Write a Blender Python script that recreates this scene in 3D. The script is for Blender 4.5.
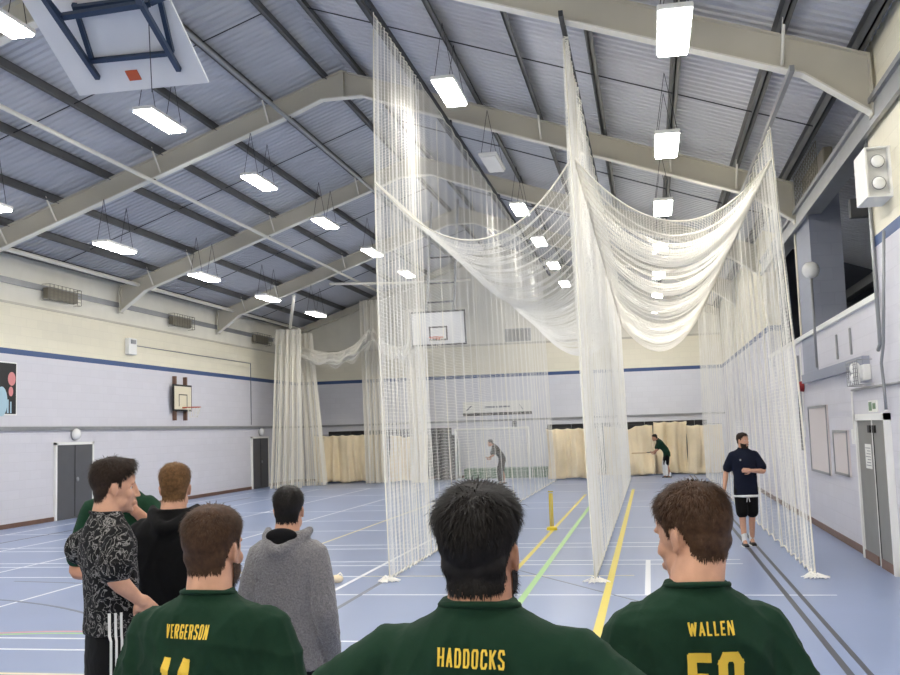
import bpy, bmesh, math, random
import numpy as np
from mathutils import Vector, Matrix, noise, Euler
from mathutils.bvhtree import BVHTree
random.seed(7); RNG = np.random.default_rng(7)
for o in list(bpy.data.objects): bpy.data.objects.remove(o)
scene = bpy.context.scene
COL = scene.collection
PI = math.pi

# ------------------------------------------------------------------ camera, world, exposure
FPX, YAW, PITCH, ROLL, CAMH = 989.3, -0.1954, 0.0945, -0.0317, 2.0
def cam_axes():
    cy, sy = math.cos(YAW), math.sin(YAW)
    fw = Vector((sy*math.cos(PITCH), cy*math.cos(PITCH), math.sin(PITCH)))
    rt = Vector((cy, -sy, 0)); up = rt.cross(fw)
    r2 = rt*math.cos(ROLL)+up*math.sin(ROLL); u2 = up*math.cos(ROLL)-rt*math.sin(ROLL)
    return fw, r2, u2
FW, RT, UP = cam_axes()
cd = bpy.data.cameras.new('camera'); cam = bpy.data.objects.new('camera', cd); COL.objects.link(cam)
m = Matrix((RT, UP, -FW)).transposed().to_4x4(); m.translation = (0, 0, CAMH); cam.matrix_world = m
cd.sensor_width = 36; cd.sensor_fit = 'HORIZONTAL'; cd.lens = FPX/900*36; cd.clip_start = .05; cd.clip_end = 200
scene.camera = cam
w = bpy.data.worlds.new('world'); scene.world = w; w.use_nodes = True
w.node_tree.nodes['Background'].inputs[0].default_value = (.75, .82, .9, 1)
w.node_tree.nodes['Background'].inputs[1].default_value = .05
scene.view_settings.view_transform = 'Standard'; scene.view_settings.look = 'None'
scene.view_settings.gamma = 1; scene.view_settings.use_curve_mapping = False
scene.view_settings.exposure = 0.35
scene.cycles.max_bounces = 12; scene.cycles.diffuse_bounces = 9
LAMP_E = 56.0

def ray(px, py):
    return FW + RT*((px-450)/FPX) - UP*((py-337.5)/FPX)
def on_ground(px, py, z=0):
    d = ray(px, py); t = (z-CAMH)/d.z; return Vector((0, 0, CAMH))+d*t
def on_y(px, py, Y):
    d = ray(px, py); return Vector((0, 0, CAMH))+d*(Y/d.y)

# ------------------------------------------------------------------ hall dimensions (metres)
XL, XR, YB, YF = -15.30, 3.02, 41.73, -4.0
ZS, ZRAIL = 4.30, 2.40
XM = (XL+XR)/2; ZA = 9.80; SL = .351; DEP = .45
YC, SP = 26.76, 6.838
FRAMES = [YC+k*SP for k in range(-4, 3)]
def rtop(x): return ZA-SL*abs(x-XM)
def rbot(x): return rtop(x)-DEP

# ------------------------------------------------------------------ materials
def srgb(r, g, b):
    f = lambda c: c/12.92 if c <= .04045 else ((c+.055)/1.055)**2.4
    return (f(r/255), f(g/255), f(b/255), 1)
def mat(name, col, rough=.6, metal=0, var=0, vscale=4, bump=0, bscale=40, spec=.5, emit=None, stretch=(1, 1, 1), coat=0, sheen=0):
    mt = bpy.data.materials.new(name); mt.use_nodes = True
    nt = mt.node_tree; b = nt.nodes['Principled BSDF']
    b.inputs['Base Color'].default_value = col; b.inputs['Roughness'].default_value = rough
    b.inputs['Metallic'].default_value = metal; b.inputs['Specular IOR Level'].default_value = spec
    b.inputs['Coat Weight'].default_value = coat; b.inputs['Sheen Weight'].default_value = sheen
    if emit:
        b.inputs['Emission Color'].default_value = emit[0]; b.inputs['Emission Strength'].default_value = emit[1]
    if var or bump:
        tc = nt.nodes.new('ShaderNodeTexCoord'); mp = nt.nodes.new('ShaderNodeMapping'); mp.inputs['Scale'].default_value = stretch
        nt.links.new(tc.outputs['Object'], mp.inputs[0])
    if var:
        n = nt.nodes.new('ShaderNodeTexNoise'); n.inputs['Scale'].default_value = vscale; n.inputs['Detail'].default_value = 5
        nt.links.new(mp.outputs[0], n.inputs[0])
        cr = nt.nodes.new('ShaderNodeValToRGB')
        cr.color_ramp.elements[0].position = .3; cr.color_ramp.elements[1].position = .7
        cr.color_ramp.elements[0].color = tuple(c*(1-var) for c in col[:3])+(1,)
        cr.color_ramp.elements[1].color = tuple(min(1, c*(1+var)) for c in col[:3])+(1,)
        nt.links.new(n.outputs[0], cr.inputs[0]); nt.links.new(cr.outputs[0], b.inputs['Base Color'])
    if bump:
        n = nt.nodes.new('ShaderNodeTexNoise'); n.inputs['Scale'].default_value = bscale; n.inputs['Detail'].default_value = 4
        nt.links.new(mp.outputs[0], n.inputs[0])
        bp = nt.nodes.new('ShaderNodeBump'); bp.inputs['Strength'].default_value = bump; bp.inputs['Distance'].default_value = .02
        nt.links.new(n.outputs[0], bp.inputs['Height']); nt.links.new(bp.outputs[0], b.inputs['Normal'])
    return mt
def block_mat(name, col, axis='YZ', rough=.55):
    """painted concrete blockwork: fine joints as relief and a faint tone"""
    mt = mat(name, col, rough); nt = mt.node_tree; b = nt.nodes['Principled BSDF']
    g = nt.nodes.new('ShaderNodeNewGeometry'); s = nt.nodes.new('ShaderNodeSeparateXYZ'); c = nt.nodes.new('ShaderNodeCombineXYZ')
    nt.links.new(g.outputs['Position'], s.inputs[0])
    nt.links.new(s.outputs[axis[0]], c.inputs[0]); nt.links.new(s.outputs['Z'], c.inputs[1])
    br = nt.nodes.new('ShaderNodeTexBrick'); br.inputs['Scale'].default_value = 1; br.inputs['Brick Width'].default_value = .45
    br.inputs['Row Height'].default_value = .225; br.inputs['Mortar Size'].default_value = .008; br.inputs['Mortar Smooth'].default_value = .3
    br.inputs['Color1'].default_value = col; br.inputs['Color2'].default_value = tuple(x*.965 for x in col[:3])+(1,)
    br.inputs['Mortar'].default_value = tuple(x*.93 for x in col[:3])+(1,)
    nt.links.new(c.outputs[0], br.inputs[0]); nt.links.new(br.outputs[0], b.inputs['Base Color'])
    bp = nt.nodes.new('ShaderNodeBump'); bp.inputs['Strength'].default_value = .35; bp.inputs['Distance'].default_value = .006; bp.invert = True
    nt.links.new(br.outputs['Fac'], bp.inputs['Height']); nt.links.new(bp.outputs[0], b.inputs['Normal'])
    return mt
M = dict(
    floor=mat('floor_vinyl', srgb(134, 149, 182), .30, var=.05, vscale=.5, spec=.4),
    lilacL=block_mat('lilac_block_side', srgb(212, 211, 218)), lilacB=block_mat('lilac_block_end', srgb(220, 221, 228), 'XZ'),
    creamL=block_mat('cream_block_side', srgb(232, 226, 204)), creamB=block_mat('cream_block_end', srgb(234, 228, 208), 'XZ'),
    clad=mat('cream_cladding', srgb(230, 227, 214), .6, var=.04, vscale=2),
    stripe=mat('blue_stripe_paint', srgb(56, 82, 128), .5), skirt=mat('brown_skirting', srgb(112, 84, 70), .5, var=.1, vscale=6),
    deck=mat('roof_deck_steel', srgb(190, 192, 198), .55, metal=.15, var=.04, vscale=1),
    purlin=mat('galvanised_purlin', srgb(96, 97, 98), .5, metal=.45, var=.12, vscale=2),
    frame=mat('frame_paint', srgb(196, 191, 176), .5, var=.04, vscale=1.5), frame_l=mat('frame_flange_paint', srgb(226, 223, 212), .5),
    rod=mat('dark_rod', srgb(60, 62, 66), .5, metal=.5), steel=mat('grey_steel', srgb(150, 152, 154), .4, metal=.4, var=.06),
    white=mat('white_paint', srgb(236, 236, 232), .45), cream=mat('cream_paint', srgb(224, 216, 192), .5),
    black=mat('black_matt', srgb(24, 24, 26), .6), dgrey=mat('door_grey', srgb(84, 85, 88), .45, var=.05, vscale=3),
    mgrey=mat('door_steel_grey', srgb(128, 128, 124), .45, var=.05, vscale=3),
    bluesteel=mat('blue_steel', srgb(46, 62, 86), .4, metal=.2), board=mat('white_board', srgb(222, 222, 222), .4, var=.03, vscale=3),
    orange=mat('orange_paint', srgb(186, 84, 44), .5), net=mat('cream_twine', srgb(253, 251, 244), .7), rope=mat('white_rope', srgb(242, 238, 224), .7),
    netw=mat('heavy_cream_twine', srgb(254, 250, 238), .7),
    canvas=mat('cream_canvas', srgb(250, 236, 204), .8, var=.05, vscale=3, bump=.25, bscale=6), lens=mat('frosted_lens', srgb(240, 240, 238), .25, spec=.5),
    lamp=mat('lamp_diffuser', srgb(255, 255, 255), .4, emit=((1, .965, .9, 1), LAMP_E)),
    lwhite=mat('line_white', srgb(232, 234, 238), .4), lyel=mat('line_yellow', srgb(226, 206, 84), .4), lcream=mat('line_cream', srgb(226, 216, 176), .4),
    lgreen=mat('line_green', srgb(160, 202, 130), .4), lblack=mat('line_black', srgb(66, 68, 76), .4), lred=mat('line_red', srgb(206, 150, 160), .4),
    lgrey=mat('line_grey', srgb(110, 114, 126), .4),
    yellow=mat('yellow_plastic', srgb(226, 200, 40), .4), red=mat('red_plastic', srgb(150, 30, 34), .35),
    gold=mat('gold_print', srgb(226, 190, 60), .55), paper=mat('paper', srgb(232, 232, 228), .7),
    glass=mat('dark_glass', srgb(40, 44, 50), .1, spec=.6), green=mat('green_mat', srgb(84, 122, 92), .8), pier=block_mat('pier_block', srgb(150, 155, 170), 'XZ'),
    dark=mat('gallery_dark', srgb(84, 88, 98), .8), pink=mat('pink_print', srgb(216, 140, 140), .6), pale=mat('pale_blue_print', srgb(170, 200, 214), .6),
    mesh=mat('guard_mesh_steel', srgb(120, 116, 104), .5, metal=.3), heater=mat('heater_brown', srgb(132, 126, 112), .5, metal=.2), pin=mat('pinboard', srgb(214, 206, 204), .8), green_sign=mat('sign_green', srgb(120, 150, 120), .5),
)

def twine(mt, f=.45):
    nt = mt.node_tree; b = nt.nodes['Principled BSDF']; out = nt.nodes['Material Output']
    tr = nt.nodes.new('ShaderNodeBsdfTranslucent'); tr.inputs[0].default_value = b.inputs['Base Color'].default_value
    mx = nt.nodes.new('ShaderNodeMixShader'); mx.inputs[0].default_value = f
    nt.links.new(b.outputs[0], mx.inputs[1]); nt.links.new(tr.outputs[0], mx.inputs[2]); nt.links.new(mx.outputs[0], out.inputs['Surface'])
twine(M['canvas'], .2)
# ------------------------------------------------------------------ helpers
def tag(o, label=None, cat=None, group=None, kind=None):
    if label: o['label'] = label
    if cat: o['category'] = cat
    if group: o['group'] = group
    if kind: o['kind'] = kind
    return o
def link(name, me, material=None, parent=None):
    o = bpy.data.objects.new(name, me); COL.objects.link(o)
    if material is not None: me.materials.append(material)
    if parent: o.parent = parent
    return o
def empty(name, loc=(0, 0, 0), rz=0, **k):
    o = bpy.data.objects.new(name, None); COL.objects.link(o); o.location = loc; o.rotation_euler = (0, 0, rz); o.empty_display_size = .1
    return tag(o, **k)
def copy_tree(o, parent=None):
    c = o.copy(); COL.objects.link(c); c.parent = parent
    for ch in list(o.children): copy_tree(ch, c)
    return c
class MB:
    def __init__(s): s.v = []; s.f = []
    def add(s, v, f):
        n = len(s.v); s.v += [tuple(x) for x in v]; s.f += [tuple(i+n for i in q) for q in f]; return s
    def box(s, x0, x1, y0, y1, z0, z1, R=None, loc=None):
        v = [Vector((x, y, z)) for x in (x0, x1) for y in (y0, y1) for z in (z0, z1)]
        if R is not None: v = [R @ q for q in v]
        if loc is not None: v = [q+Vector(loc) for q in v]
        return s.add(v, [(0, 1, 3, 2), (4, 6, 7, 5), (0, 4, 5, 1), (2, 3, 7, 6), (0, 2, 6, 4), (1, 5, 7, 3)])
    def bar(s, a, b, wd, hg, up=(0, 0, 1)):
        a, b = Vector(a), Vector(b); t = (b-a).normalized(); u = Vector(up)
        if abs(t.dot(u)) > .98: u = Vector((1, 0, 0))
        sd = t.cross(u).normalized(); u = sd.cross(t)
        v = [p+sd*(x*wd/2)+u*(z*hg/2) for p in (a, b) for x in (-1, 1) for z in (-1, 1)]
        return s.add(v, [(0, 1, 3, 2), (4, 6, 7, 5), (0, 4, 5, 1), (2, 3, 7, 6), (0, 2, 6, 4), (1, 5, 7, 3)])
    def tube(s, pts, r, n=8, closed=False):
        pts = [Vector(p) for p in pts]; k = len(pts); rs = r if isinstance(r, (list, tuple)) else [r]*k
        u = None; v = []
        for i, p in enumerate(pts):
            t = (pts[(i+1) % k]-pts[i-1]) if closed else (pts[min(i+1, k-1)]-pts[max(i-1, 0)])
            t.normalize()
            if u is None: u = t.orthogonal().normalized()
            else:
                u = u-t*u.dot(t); u.normalize()
            w_ = t.cross(u)
            v += [p+(u*math.cos(2*PI*j/n)+w_*math.sin(2*PI*j/n))*rs[i] for j in range(n)]
        f = []
        for i in range(k if closed else k-1):
            i2 = (i+1) % k
            f += [(i*n+j, i*n+(j+1) % n, i2*n+(j+1) % n, i2*n+j) for j in range(n)]
        if not closed: f += [tuple(range(n))[::-1], tuple((k-1)*n+j for j in range(n))]
        return s.add(v, f)
    def ell(s, c, r, R=None, nu=16, nv=10):
        v = []; c = Vector(c)
        if not hasattr(r, '__len__'): r = (r, r, r)
        for i in range(1, nv):
            a = PI*i/nv
            for j in range(nu):
                b = 2*PI*j/nu; q = Vector((r[0]*math.sin(a)*math.cos(b), r[1]*math.sin(a)*math.sin(b), r[2]*math.cos(a)))
                v.append(c+(R @ q if R is not None else q))
        t = Vector((0, 0, r[2])); t = R @ t if R is not None else t
        v += [c+t, c-t]; T = len(v)-2; f = []
        for i in range(nv-2):
            f += [(i*nu+j, (i+1)*nu+j, (i+1)*nu+(j+1) % nu, i*nu+(j+1) % nu) for j in range(nu)]
        f += [(T, j, (j+1) % nu) for j in range(nu)]+[(T+1, (nv-2)*nu+(j+1) % nu, (nv-2)*nu+j) for j in range(nu)]
        return s.add(v, f)
    def prism(s, poly, axis, a, b):
        """extrude a 2D polygon along axis from a to b"""
        n = len(poly)
        def mk(p, t): return {'X': (t, p[0], p[1]), 'Y': (p[0], t, p[1]), 'Z': (p[0], p[1], t)}[axis]
        return s.add([mk(p, a) for p in poly]+[mk(p, b) for p in poly],
                     [tuple(range(n)), tuple(range(2*n-1, n-1, -1))]+[(i, i+n, (i+1) % n+n, (i+1) % n) for i in range(n)])
    def mesh(s, name, smooth=False):
        me = bpy.data.meshes.new(name); me.from_pydata(s.v, [], s.f)
        bm = bmesh.new(); bm.from_mesh(me); bmesh.ops.recalc_face_normals(bm, faces=bm.faces); bm.to_mesh(me); bm.free()
        if smooth: me.shade_smooth()
        return me
    def build(s, name, material, parent=None, smooth=False, **k):
        return tag(link(name, s.mesh(name, smooth), material, parent), **k)
def bevel(o, wd, seg=2):
    md = o.modifiers.new('bevel', 'BEVEL'); md.width = wd; md.segments = seg; md.limit_method = 'ANGLE'; return o

# ------------------------------------------------------------------ floor and walls
floor = MB().box(XL-.3, XR+.3, YF-.3, YB+.3, -.2, 0).build('floor', M['floor'], kind='structure')
def wall_part(name, mt, par, *b): return MB().box(*b).build(name, mt, par)
wl = empty('wall_left', (0, 0, 0), kind='structure')
wall_part('lower_blockwork', M['lilacL'], wl, XL-.3, XL, YF, YB, 0, ZS-.07)
wall_part('painted_stripe', M['stripe'], wl, XL-.3, XL+.002, YF, YB, ZS-.07, ZS+.07)
wall_part('upper_blockwork', M['creamL'], wl, XL-.3, XL, YF, YB, ZS+.07, 5.48)
wall_part('ledge', M['frame'], wl, XL-.3, XL+.03, YF, YB, 5.48, 5.53)
wall_part('cladding', M['clad'], wl, XL-.3, XL-.06, YF, YB, 5.53, 6.95)
wall_part('shade_band', M['steel'], wl, XL-.10, XL-.02, YF, YB, 5.98, 6.13)  # grey strip standing in for the shadow band along the upper wall
MB().box(XL, XL+.025, YF, YB, 0, .11).build('baseboard_left', M['skirt'], kind='structure')
wb = empty('wall_back', (0, 0, 0), kind='structure')
wall_part('lower_blockwork', M['lilacB'], wb, XL, XR, YB, YB+.3, 0, ZS-.07)
wall_part('painted_stripe', M['stripe'], wb, XL, XR, YB-.002, YB+.3, ZS-.07, ZS+.07)
wall_part('upper_blockwork', M['creamB'], wb, XL, XR, YB, YB+.3, ZS+.07, 5.6)
wall_part('ledge', M['frame'], wb, XL, XR, YB-.03, YB+.3, 5.6, 5.68)
MB().prism([(XL-.3, 5.68), (XR+.3, 5.68), (XR+.3, rtop(XR+.3)+.12), (XM, ZA+.12), (XL-.3, rtop(XL-.3)+.12)], 'Y', YB+.06, YB+.3).build('gable_cladding', M['clad'], wb)
MB().box(XL, XR, YB-.025, YB, 0, .11).build('baseboard_back', M['skirt'], kind='structure')
MB().prism([(XL-.3, 0), (XR+.3, 0), (XR+.3, rtop(XR+.3)+.1), (XM, ZA+.1), (XL-.3, rtop(XL-.3)+.1)], 'Y', YF-.3, YF).build('wall_front', M['creamB'], kind='structure')
# right wall with the gallery opening
GA, GB, GC, GD, SILL = 13.70, 18.68, 20.30, 25.6, 3.63
wr = empty('wall_right', (0, 0, 0), kind='structure')
def rseg(y0, y1, hi):
    wall_part('lower_blockwork', M['lilacL'], wr, XR, XR+.3, y0, y1, 0, min(hi, ZS-.07))
    if hi > ZS:
        wall_part('painted_stripe', M['stripe'], wr, XR-.002, XR+.3, y0, y1, ZS-.07, ZS+.07)
        wall_part('upper_blockwork', M['creamL'], wr, XR, XR+.3, y0, y1, ZS+.07, hi)
rseg(YF, GA, 7.0); rseg(GA, GD, SILL-.08); rseg(GD, YB, 7.0)
wall_part('sill', M['white'], wr, XR-.05, XR+.34, GA, GD, SILL-.08, SILL)
wall_part('ledge_trunking', M['pier'], wr, XR-.10, XR, 14.5, 20.05, 2.70, 2.86)
MB().box(XR, XR+.55, GB, GC, SILL, 6.2).build('pier', M['pier'], wr)
MB().box(XR-.012, XR+.01, GB, GC, 2.86, SILL).build('pier_face', M['pier'], wr)
MB().box(XR-.02, XR+.06, GC, GC+.12, SILL, 5.7).build('jamb', M['cream'], wr)
MB().box(XR-.02, XR+.10, GA-.02, GA+.06, SILL, 5.7).build('jamb', M['steel'], wr)
MB().box(XR-.05, XR+.22, GA-2.6, GD+.2, 5.72, 6.0).build('lintel_beam', M['steel'], wr)
MB().box(XR-.10, XR-.04, GA-2.6, GD+.2, 5.66, 5.74).build('lintel_flange', M['steel'], wr)
MB().box(XR-.10, XR-.04, GA-2.6, GD+.2, 5.97, 6.04).build('lintel_flange', M['steel'], wr)
gal = empty('wall_gallery', (0, 0, 0), kind='structure')
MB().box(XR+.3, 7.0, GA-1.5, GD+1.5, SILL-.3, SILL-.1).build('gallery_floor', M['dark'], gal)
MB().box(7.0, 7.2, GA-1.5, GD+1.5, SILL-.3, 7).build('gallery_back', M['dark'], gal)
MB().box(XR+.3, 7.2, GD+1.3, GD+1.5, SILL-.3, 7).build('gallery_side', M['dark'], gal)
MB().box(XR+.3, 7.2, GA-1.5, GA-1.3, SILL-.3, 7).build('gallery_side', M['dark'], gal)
MB().bar((XR+.3, 16.6, 5.35), (7.0, 16.6, 5.35), .16, .3).build('gallery_beam', M['purlin'], gal)
MB().box(4.9, 5.1, GA-1, GD+1, 4.95, 5.15).build('gallery_rail', M['purlin'], gal)
MB().box(XR-.022, XR, YF, 13.5, 0, .11).build('baseboard_right', M['skirt'], kind='structure')
MB().box(XR-.022, XR, 15.46, YB, 0, .11).build('baseboard_right', M['skirt'], kind='structure')

# ------------------------------------------------------------------ roof
ceiling = empty('ceiling', (0, 0, 0), kind='structure')
def deck(sgn, xe):
    per = .20; prof = [(0, 0), (.075, 0), (.10, .035), (.175, .035)]
    ys, zs = [], []
    y = YF-.2
    while y < YB+.3:
        for a, b in prof: ys.append(y+a); zs.append(b)
        y += per
    v = []; f = []
    for y, z in zip(ys, zs):
        v.append((XM, y, ZA+.20+z)); v.append((xe, y, rtop(xe)+.20+z))
    for i in range(len(ys)-1): f.append((2*i, 2*i+2, 2*i+3, 2*i+1))
    mb = MB(); mb.add(v, f); return mb.build('roof_deck', M['deck'], ceiling)
deck(-1, XL-.3); deck(1, 7.2)
POFF = [.40, 1.68, 2.96, 4.24, 5.52, 6.80, 8.05, 8.98]
for sgn in (-1, 1):
    for d in POFF:
        x = XM+sgn*d; z = rtop(x)+.005
        # Z-section purlin
        mb = MB(); mb.box(x-.012, x+.012, YF, YB+.1, z, z+.19)
        mb.box(x-.012, x+.07, YF, YB+.1, z, z+.014).box(x-.07, x+.012, YF, YB+.1, z+.176, z+.19)
        mb.build('purlin', M['purlin'], ceiling)
    for k in range(len(FRAMES)):
        y = FRAMES[k]+SP/2
        if y > YB-1: continue
        for a, b in zip(POFF[:-1], POFF[1:]):
            xa, xb = XM+sgn*a, XM+sgn*b
            MB().tube([(xa, y, rtop(xa)+.08), (xb, y, rtop(xb)+.08)], .012, 5).build('sag_rod', M['rod'], ceiling)
def portal(y):
    t = empty('portal_frame', (0, y, 0), kind='structure')
    for sgn in (-1, 1):
        X = lambda d: XM+sgn*d
        e = 9.10
        tw = .012
        # web and flanges of the rafter
        pts = [(X(0), ZA), (X(e), rtop(X(e))), (X(e), 5.85), (X(e-.80), rbot(X(e-.80))), (X(1.1), rbot(X(1.1))), (X(.45), ZA-.58), (X(0), ZA-.58)]
        MB().prism(pts, 'Y', -.015, .015).build('rafter_web', M['frame'], t)
        fl = MB(); fw_ = .19
        def flange(a, b, th=.02):
            fl.bar((a[0], 0, a[1]), (b[0], 0, b[1]), fw_, th)
        flange((X(0), ZA), (X(e), rtop(X(e))))
        fl.build('top_flange', M['frame'], t)
        fl = MB()
        for a, b in ((pts[2], pts[3]), (pts[3], pts[4]), (pts[4], pts[5]), (pts[5], pts[6])): flange(a, b, .024)
        fl.build('bottom_flange', M['frame_l'], t)
        cb = MB(); cb.box(X(e)-.012, X(e)+.012, -.1, .1, 5.8, rtop(X(e)))
        cb.build('column_plate', M['frame'], t)
        for d in (POFF[1], POFF[3], POFF[5], POFF[6]):
            x = X(d)
            MB().tube([(x-.12*sgn*0, -.45, rtop(x)+.08), (x, -.03, rbot(x)+.06)], .022, 6).build('stay', M['frame_l'], t)
    MB().box(XM-.05, XM+.05, -.09, .09, ZA-.58, ZA).build('ridge_stiffener', M['frame'], t)
for y in FRAMES[1:]:
    if y < YB-2: portal(y)
# gable rafter against the end wall
g = empty('gable_rafter', (0, YB-.35, 0), kind='structure')
for sgn in (-1, 1):
    MB().bar((XM, 0, ZA-.12), (XM+sgn*9.1, 0, rtop(XM+sgn*9.1)-.12), .22, .26).build('rafter', M['frame'], g)
tb = MB().tube([(XL+.62, YF, 6.62), (XL+.62, YB-.3, 6.62)], .06, 10).build('trim_1', M['frame_l'], kind='structure', smooth=True)
# wind bracing struts
MB().tube([on_y(330, 284, 33.6), on_y(400, 283, 36.5), on_y(470, 280, 38)], .05, 8).build('trim_3', M['frame_l'], kind='structure', smooth=True)
MB().tube([on_y(294, 296, 33.6), on_y(290, 328, 36.5)], .06, 8).build('trim_4', M['frame_l'], kind='structure', smooth=True)

# ------------------------------------------------------------------ hanging lamps
def make_lamp():
    t = empty('hanging_lamp')
    L, W_ = 1.28, .34
    bevel(MB().box(-W_/2-.02, W_/2+.02, -L/2-.02, L/2+.02, .0, .07).build('housing', M['white'], t), .02)
    bevel(MB().box(-W_/2, W_/2, -L/2, L/2, -.035, .004).build('diffuser', M['lamp'], t), .05, 3)
    for sy in (-1, 1):
        mb = MB()
        for dx in (-.16, .16): mb.tube([(dx, sy*.48, .06), (0, sy*.48, 1.0)], .006, 4)
        mb.build('suspension_wire', M['rod'], t)
    return t
lamp0 = None
DYL = SP*2/3
LROWS = [(-11.56, 6.34, 20.04, 'outer lamp row beside the poster wall'), (-8.22, 7.63, 15.76, 'lamp row left of the roof ridge'),
         (-2.98, 7.60, 15.70, 'lamp row right of the roof ridge'), (.48, 6.34, 10.96, 'lamp row above the bowling lane')]
ORD = ['closest to the end wall', 'second from the end wall', 'third from the end wall', 'fourth from the end wall', 'fifth from the end wall', 'sixth from the end wall', 'seventh from the end wall', 'eighth from the end wall', 'ninth from the end wall', 'tenth from the end wall']
LLAB = ['lit lamp %s in the row along the poster wall',
        'lit lamp %s in the ridge row on the poster side',
        'lit lamp %s in the row between ridge and nets',
        'lit lamp %s in the row over the bowling lane']
for ri, (x, z, y0, grp) in enumerate(LROWS):
    ks = [k for k in range(-6, (4, 5, 6, 7)[ri]) if -3 < y0+k*DYL]  # farthest lamp in the last two rows: unseen, added to brighten the end
    for k in ks:
        if lamp0 is None: lamp0 = o = make_lamp()
        else: o = copy_tree(lamp0)
        o.location = (x, y0+k*DYL, z)
        od = ORD[len(ks)-1-ks.index(k)]
        tag(o, LLAB[ri] % od, 'lamp', grp)
        if ri == 2 and k == 1:
            off = [c for c in o.children if c.name.startswith('diffuser')][0]; off.data = off.data.copy(); off.data.materials[0] = M['lens']; o['label'] = 'unlit white batten lamp on wires between the ridge and the cricket nets'

# ------------------------------------------------------------------ painted court lines (parts of the floor)
def line(a, b, wd, mt, z=.0015):
    a, b = Vector((a[0], a[1], 0)), Vector((b[0], b[1], 0)); n = (b-a).normalized(); s = Vector((-n.y, n.x, 0))*wd/2
    MB().add([p+Vector((0, 0, zz)) for zz in (0.0, z) for p in (a-s, b-s, b+s, a+s)],
             [(4, 5, 6, 7), (0, 1, 5, 4), (1, 2, 6, 5), (2, 3, 7, 6), (3, 0, 4, 7)]).build('court_line', M[mt], floor)
def lat(y, x0, x1, mt='lwhite', wd=.05): line((x0, y), (x1, y), wd, mt, .0014)
def lon(x, y0, y1, mt='lwhite', wd=.05): line((x, y0), (x, y1), wd, mt, .0018)
for y, x0, x1 in ((8.94, -14.3, -2), (9.45, -14.3, -2), (12.15, -4.5, 2.0), (13.68, -14.3, -.3), (14.80, -14.3, 1.2), (15.25, -14.3, 1.2), (16.93, -14.3, 1.2), (17.5, -14.3, 1.2), (20.1, -14.3, 1.2), (22.4, -8.1, -6), (25.2, -14.3, 1.2), (27.0, -8.1, 1.2), (31.5, -14.3, 1.2), (35.5, -14.3, 1.2)):
    lat(y, x0, x1)
lat(13.7, -4.1, -.3, 'lcream', .06)
lon(-.60, 9.0, 32.0, 'lyel', .09); lon(-1.97, 14, 30, 'lyel', .07); lon(-1.58, 9, 27, 'lgreen', .08)
lon(1.45, 4, 40, 'lblack', .06); lon(1.60, 4, 40, 'lblack', .05)
lon(-4.10, 11, 30, 'lwhite', .06); lon(-6.07, 14, 31, 'lcream', .06); lon(-8.05, 8.9, 35.5); lon(-10.2, 8.9, 35.5); lon(-12.2, 8.9, 35.5); lon(-14.3, 8.9, 35.5)
lon(-.12, 12.15, 15.25, 'lwhite', .07); lon(-3.65, 8, 38, 'lgrey', .06); lon(-13.2, 8.9, 31.5, 'lblack', .05)
line((-1.9, 14.2), (.4, 10.8), .03, 'lgrey'); line((-9.3, 13.3), (-6.8, 12.9), .05, 'lgrey')
def arc(cx, cy, r, a0, a1, wd, mt, n=24):
    for i in range(n):
        a, b = a0+(a1-a0)*i/n, a0+(a1-a0)*(i+1)/n
        line((cx+r*math.cos(a), cy+r*math.sin(a)), (cx+r*math.cos(b), cy+r*math.sin(b)), wd, mt, .0022)
arc(-6.1, 6.9, 2.9, .25*PI, .75*PI, .06, 'lred'); arc(-6.1, 6.6, 3.1, .3*PI, .7*PI, .05, 'lgreen')
arc(-10.2, 6, 6.0, .2*PI, .5*PI, .05, 'lgrey')
lat(8.0, -14.3, -2, 'lcream', .06)

# ------------------------------------------------------------------ netting
def strands(polys, r):
    """triangular tubes along polylines; polys: list of (n,3) arrays -> verts, faces"""
    V, F, base = [], [], 0
    for P in polys:
        n = len(P)
        t = P[-1]-P[0]; t = t/(np.linalg.norm(t)+1e-9)
        a = np.array([0, 0, 1.]) if abs(t[2]) < .8 else np.array([1., 0, 0])
        e1 = np.cross(t, a); e1 /= np.linalg.norm(e1); e2 = np.cross(t, e1)
        off = np.array([e1*math.cos(q)+e2*math.sin(q) for q in (0, 2*PI/3, 4*PI/3)])*r
        V.append((P[:, None, :]+off[None]).reshape(-1, 3))
        i = np.arange(n-1)[:, None]; j = np.arange(3)[None]
        F.append((np.stack([i*3+j, i*3+(j+1) % 3, (i+1)*3+(j+1) % 3, (i+1)*3+j], -1)).reshape(-1, 4)+base)
        base += 3*n
    return np.concatenate(V), np.concatenate(F)
def np_mesh(name, V, F):
    me = bpy.data.meshes.new(name); me.vertices.add(len(V)); me.vertices.foreach_set('co', V.astype(np.float32).ravel())
    k = F.shape[1]
    me.loops.add(F.size); me.loops.foreach_set('vertex_index', F.astype(np.int32).ravel())
    me.polygons.add(len(F)); me.polygons.foreach_set('loop_start', np.arange(0, F.size, k, dtype=np.int32)); me.polygons.foreach_set('loop_total', np.full(len(F), k, np.int32))
    me.update(calc_edges=True); return me
def net_obj(name, G, r, sub_i, sub_j, material, parent, r2=None):
    """G: (ni, nj, 3) knots; strands both ways as one mesh"""
    ni, nj = G.shape[:2]
    ji = np.unique(np.r_[np.arange(0, nj, sub_j), nj-1]); ii = np.unique(np.r_[np.arange(0, ni, sub_i), ni-1])
    polys = [G[i][ji] for i in range(ni)]; V1, F1 = strands(polys, r)
    polys = [G[ii, j] for j in range(nj)]; V2, F2 = strands(polys, r2 or r)
    return link(name, np_mesh(name, np.concatenate([V1, V2]), np.concatenate([F1, F2+len(V1)])), material, parent)
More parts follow.
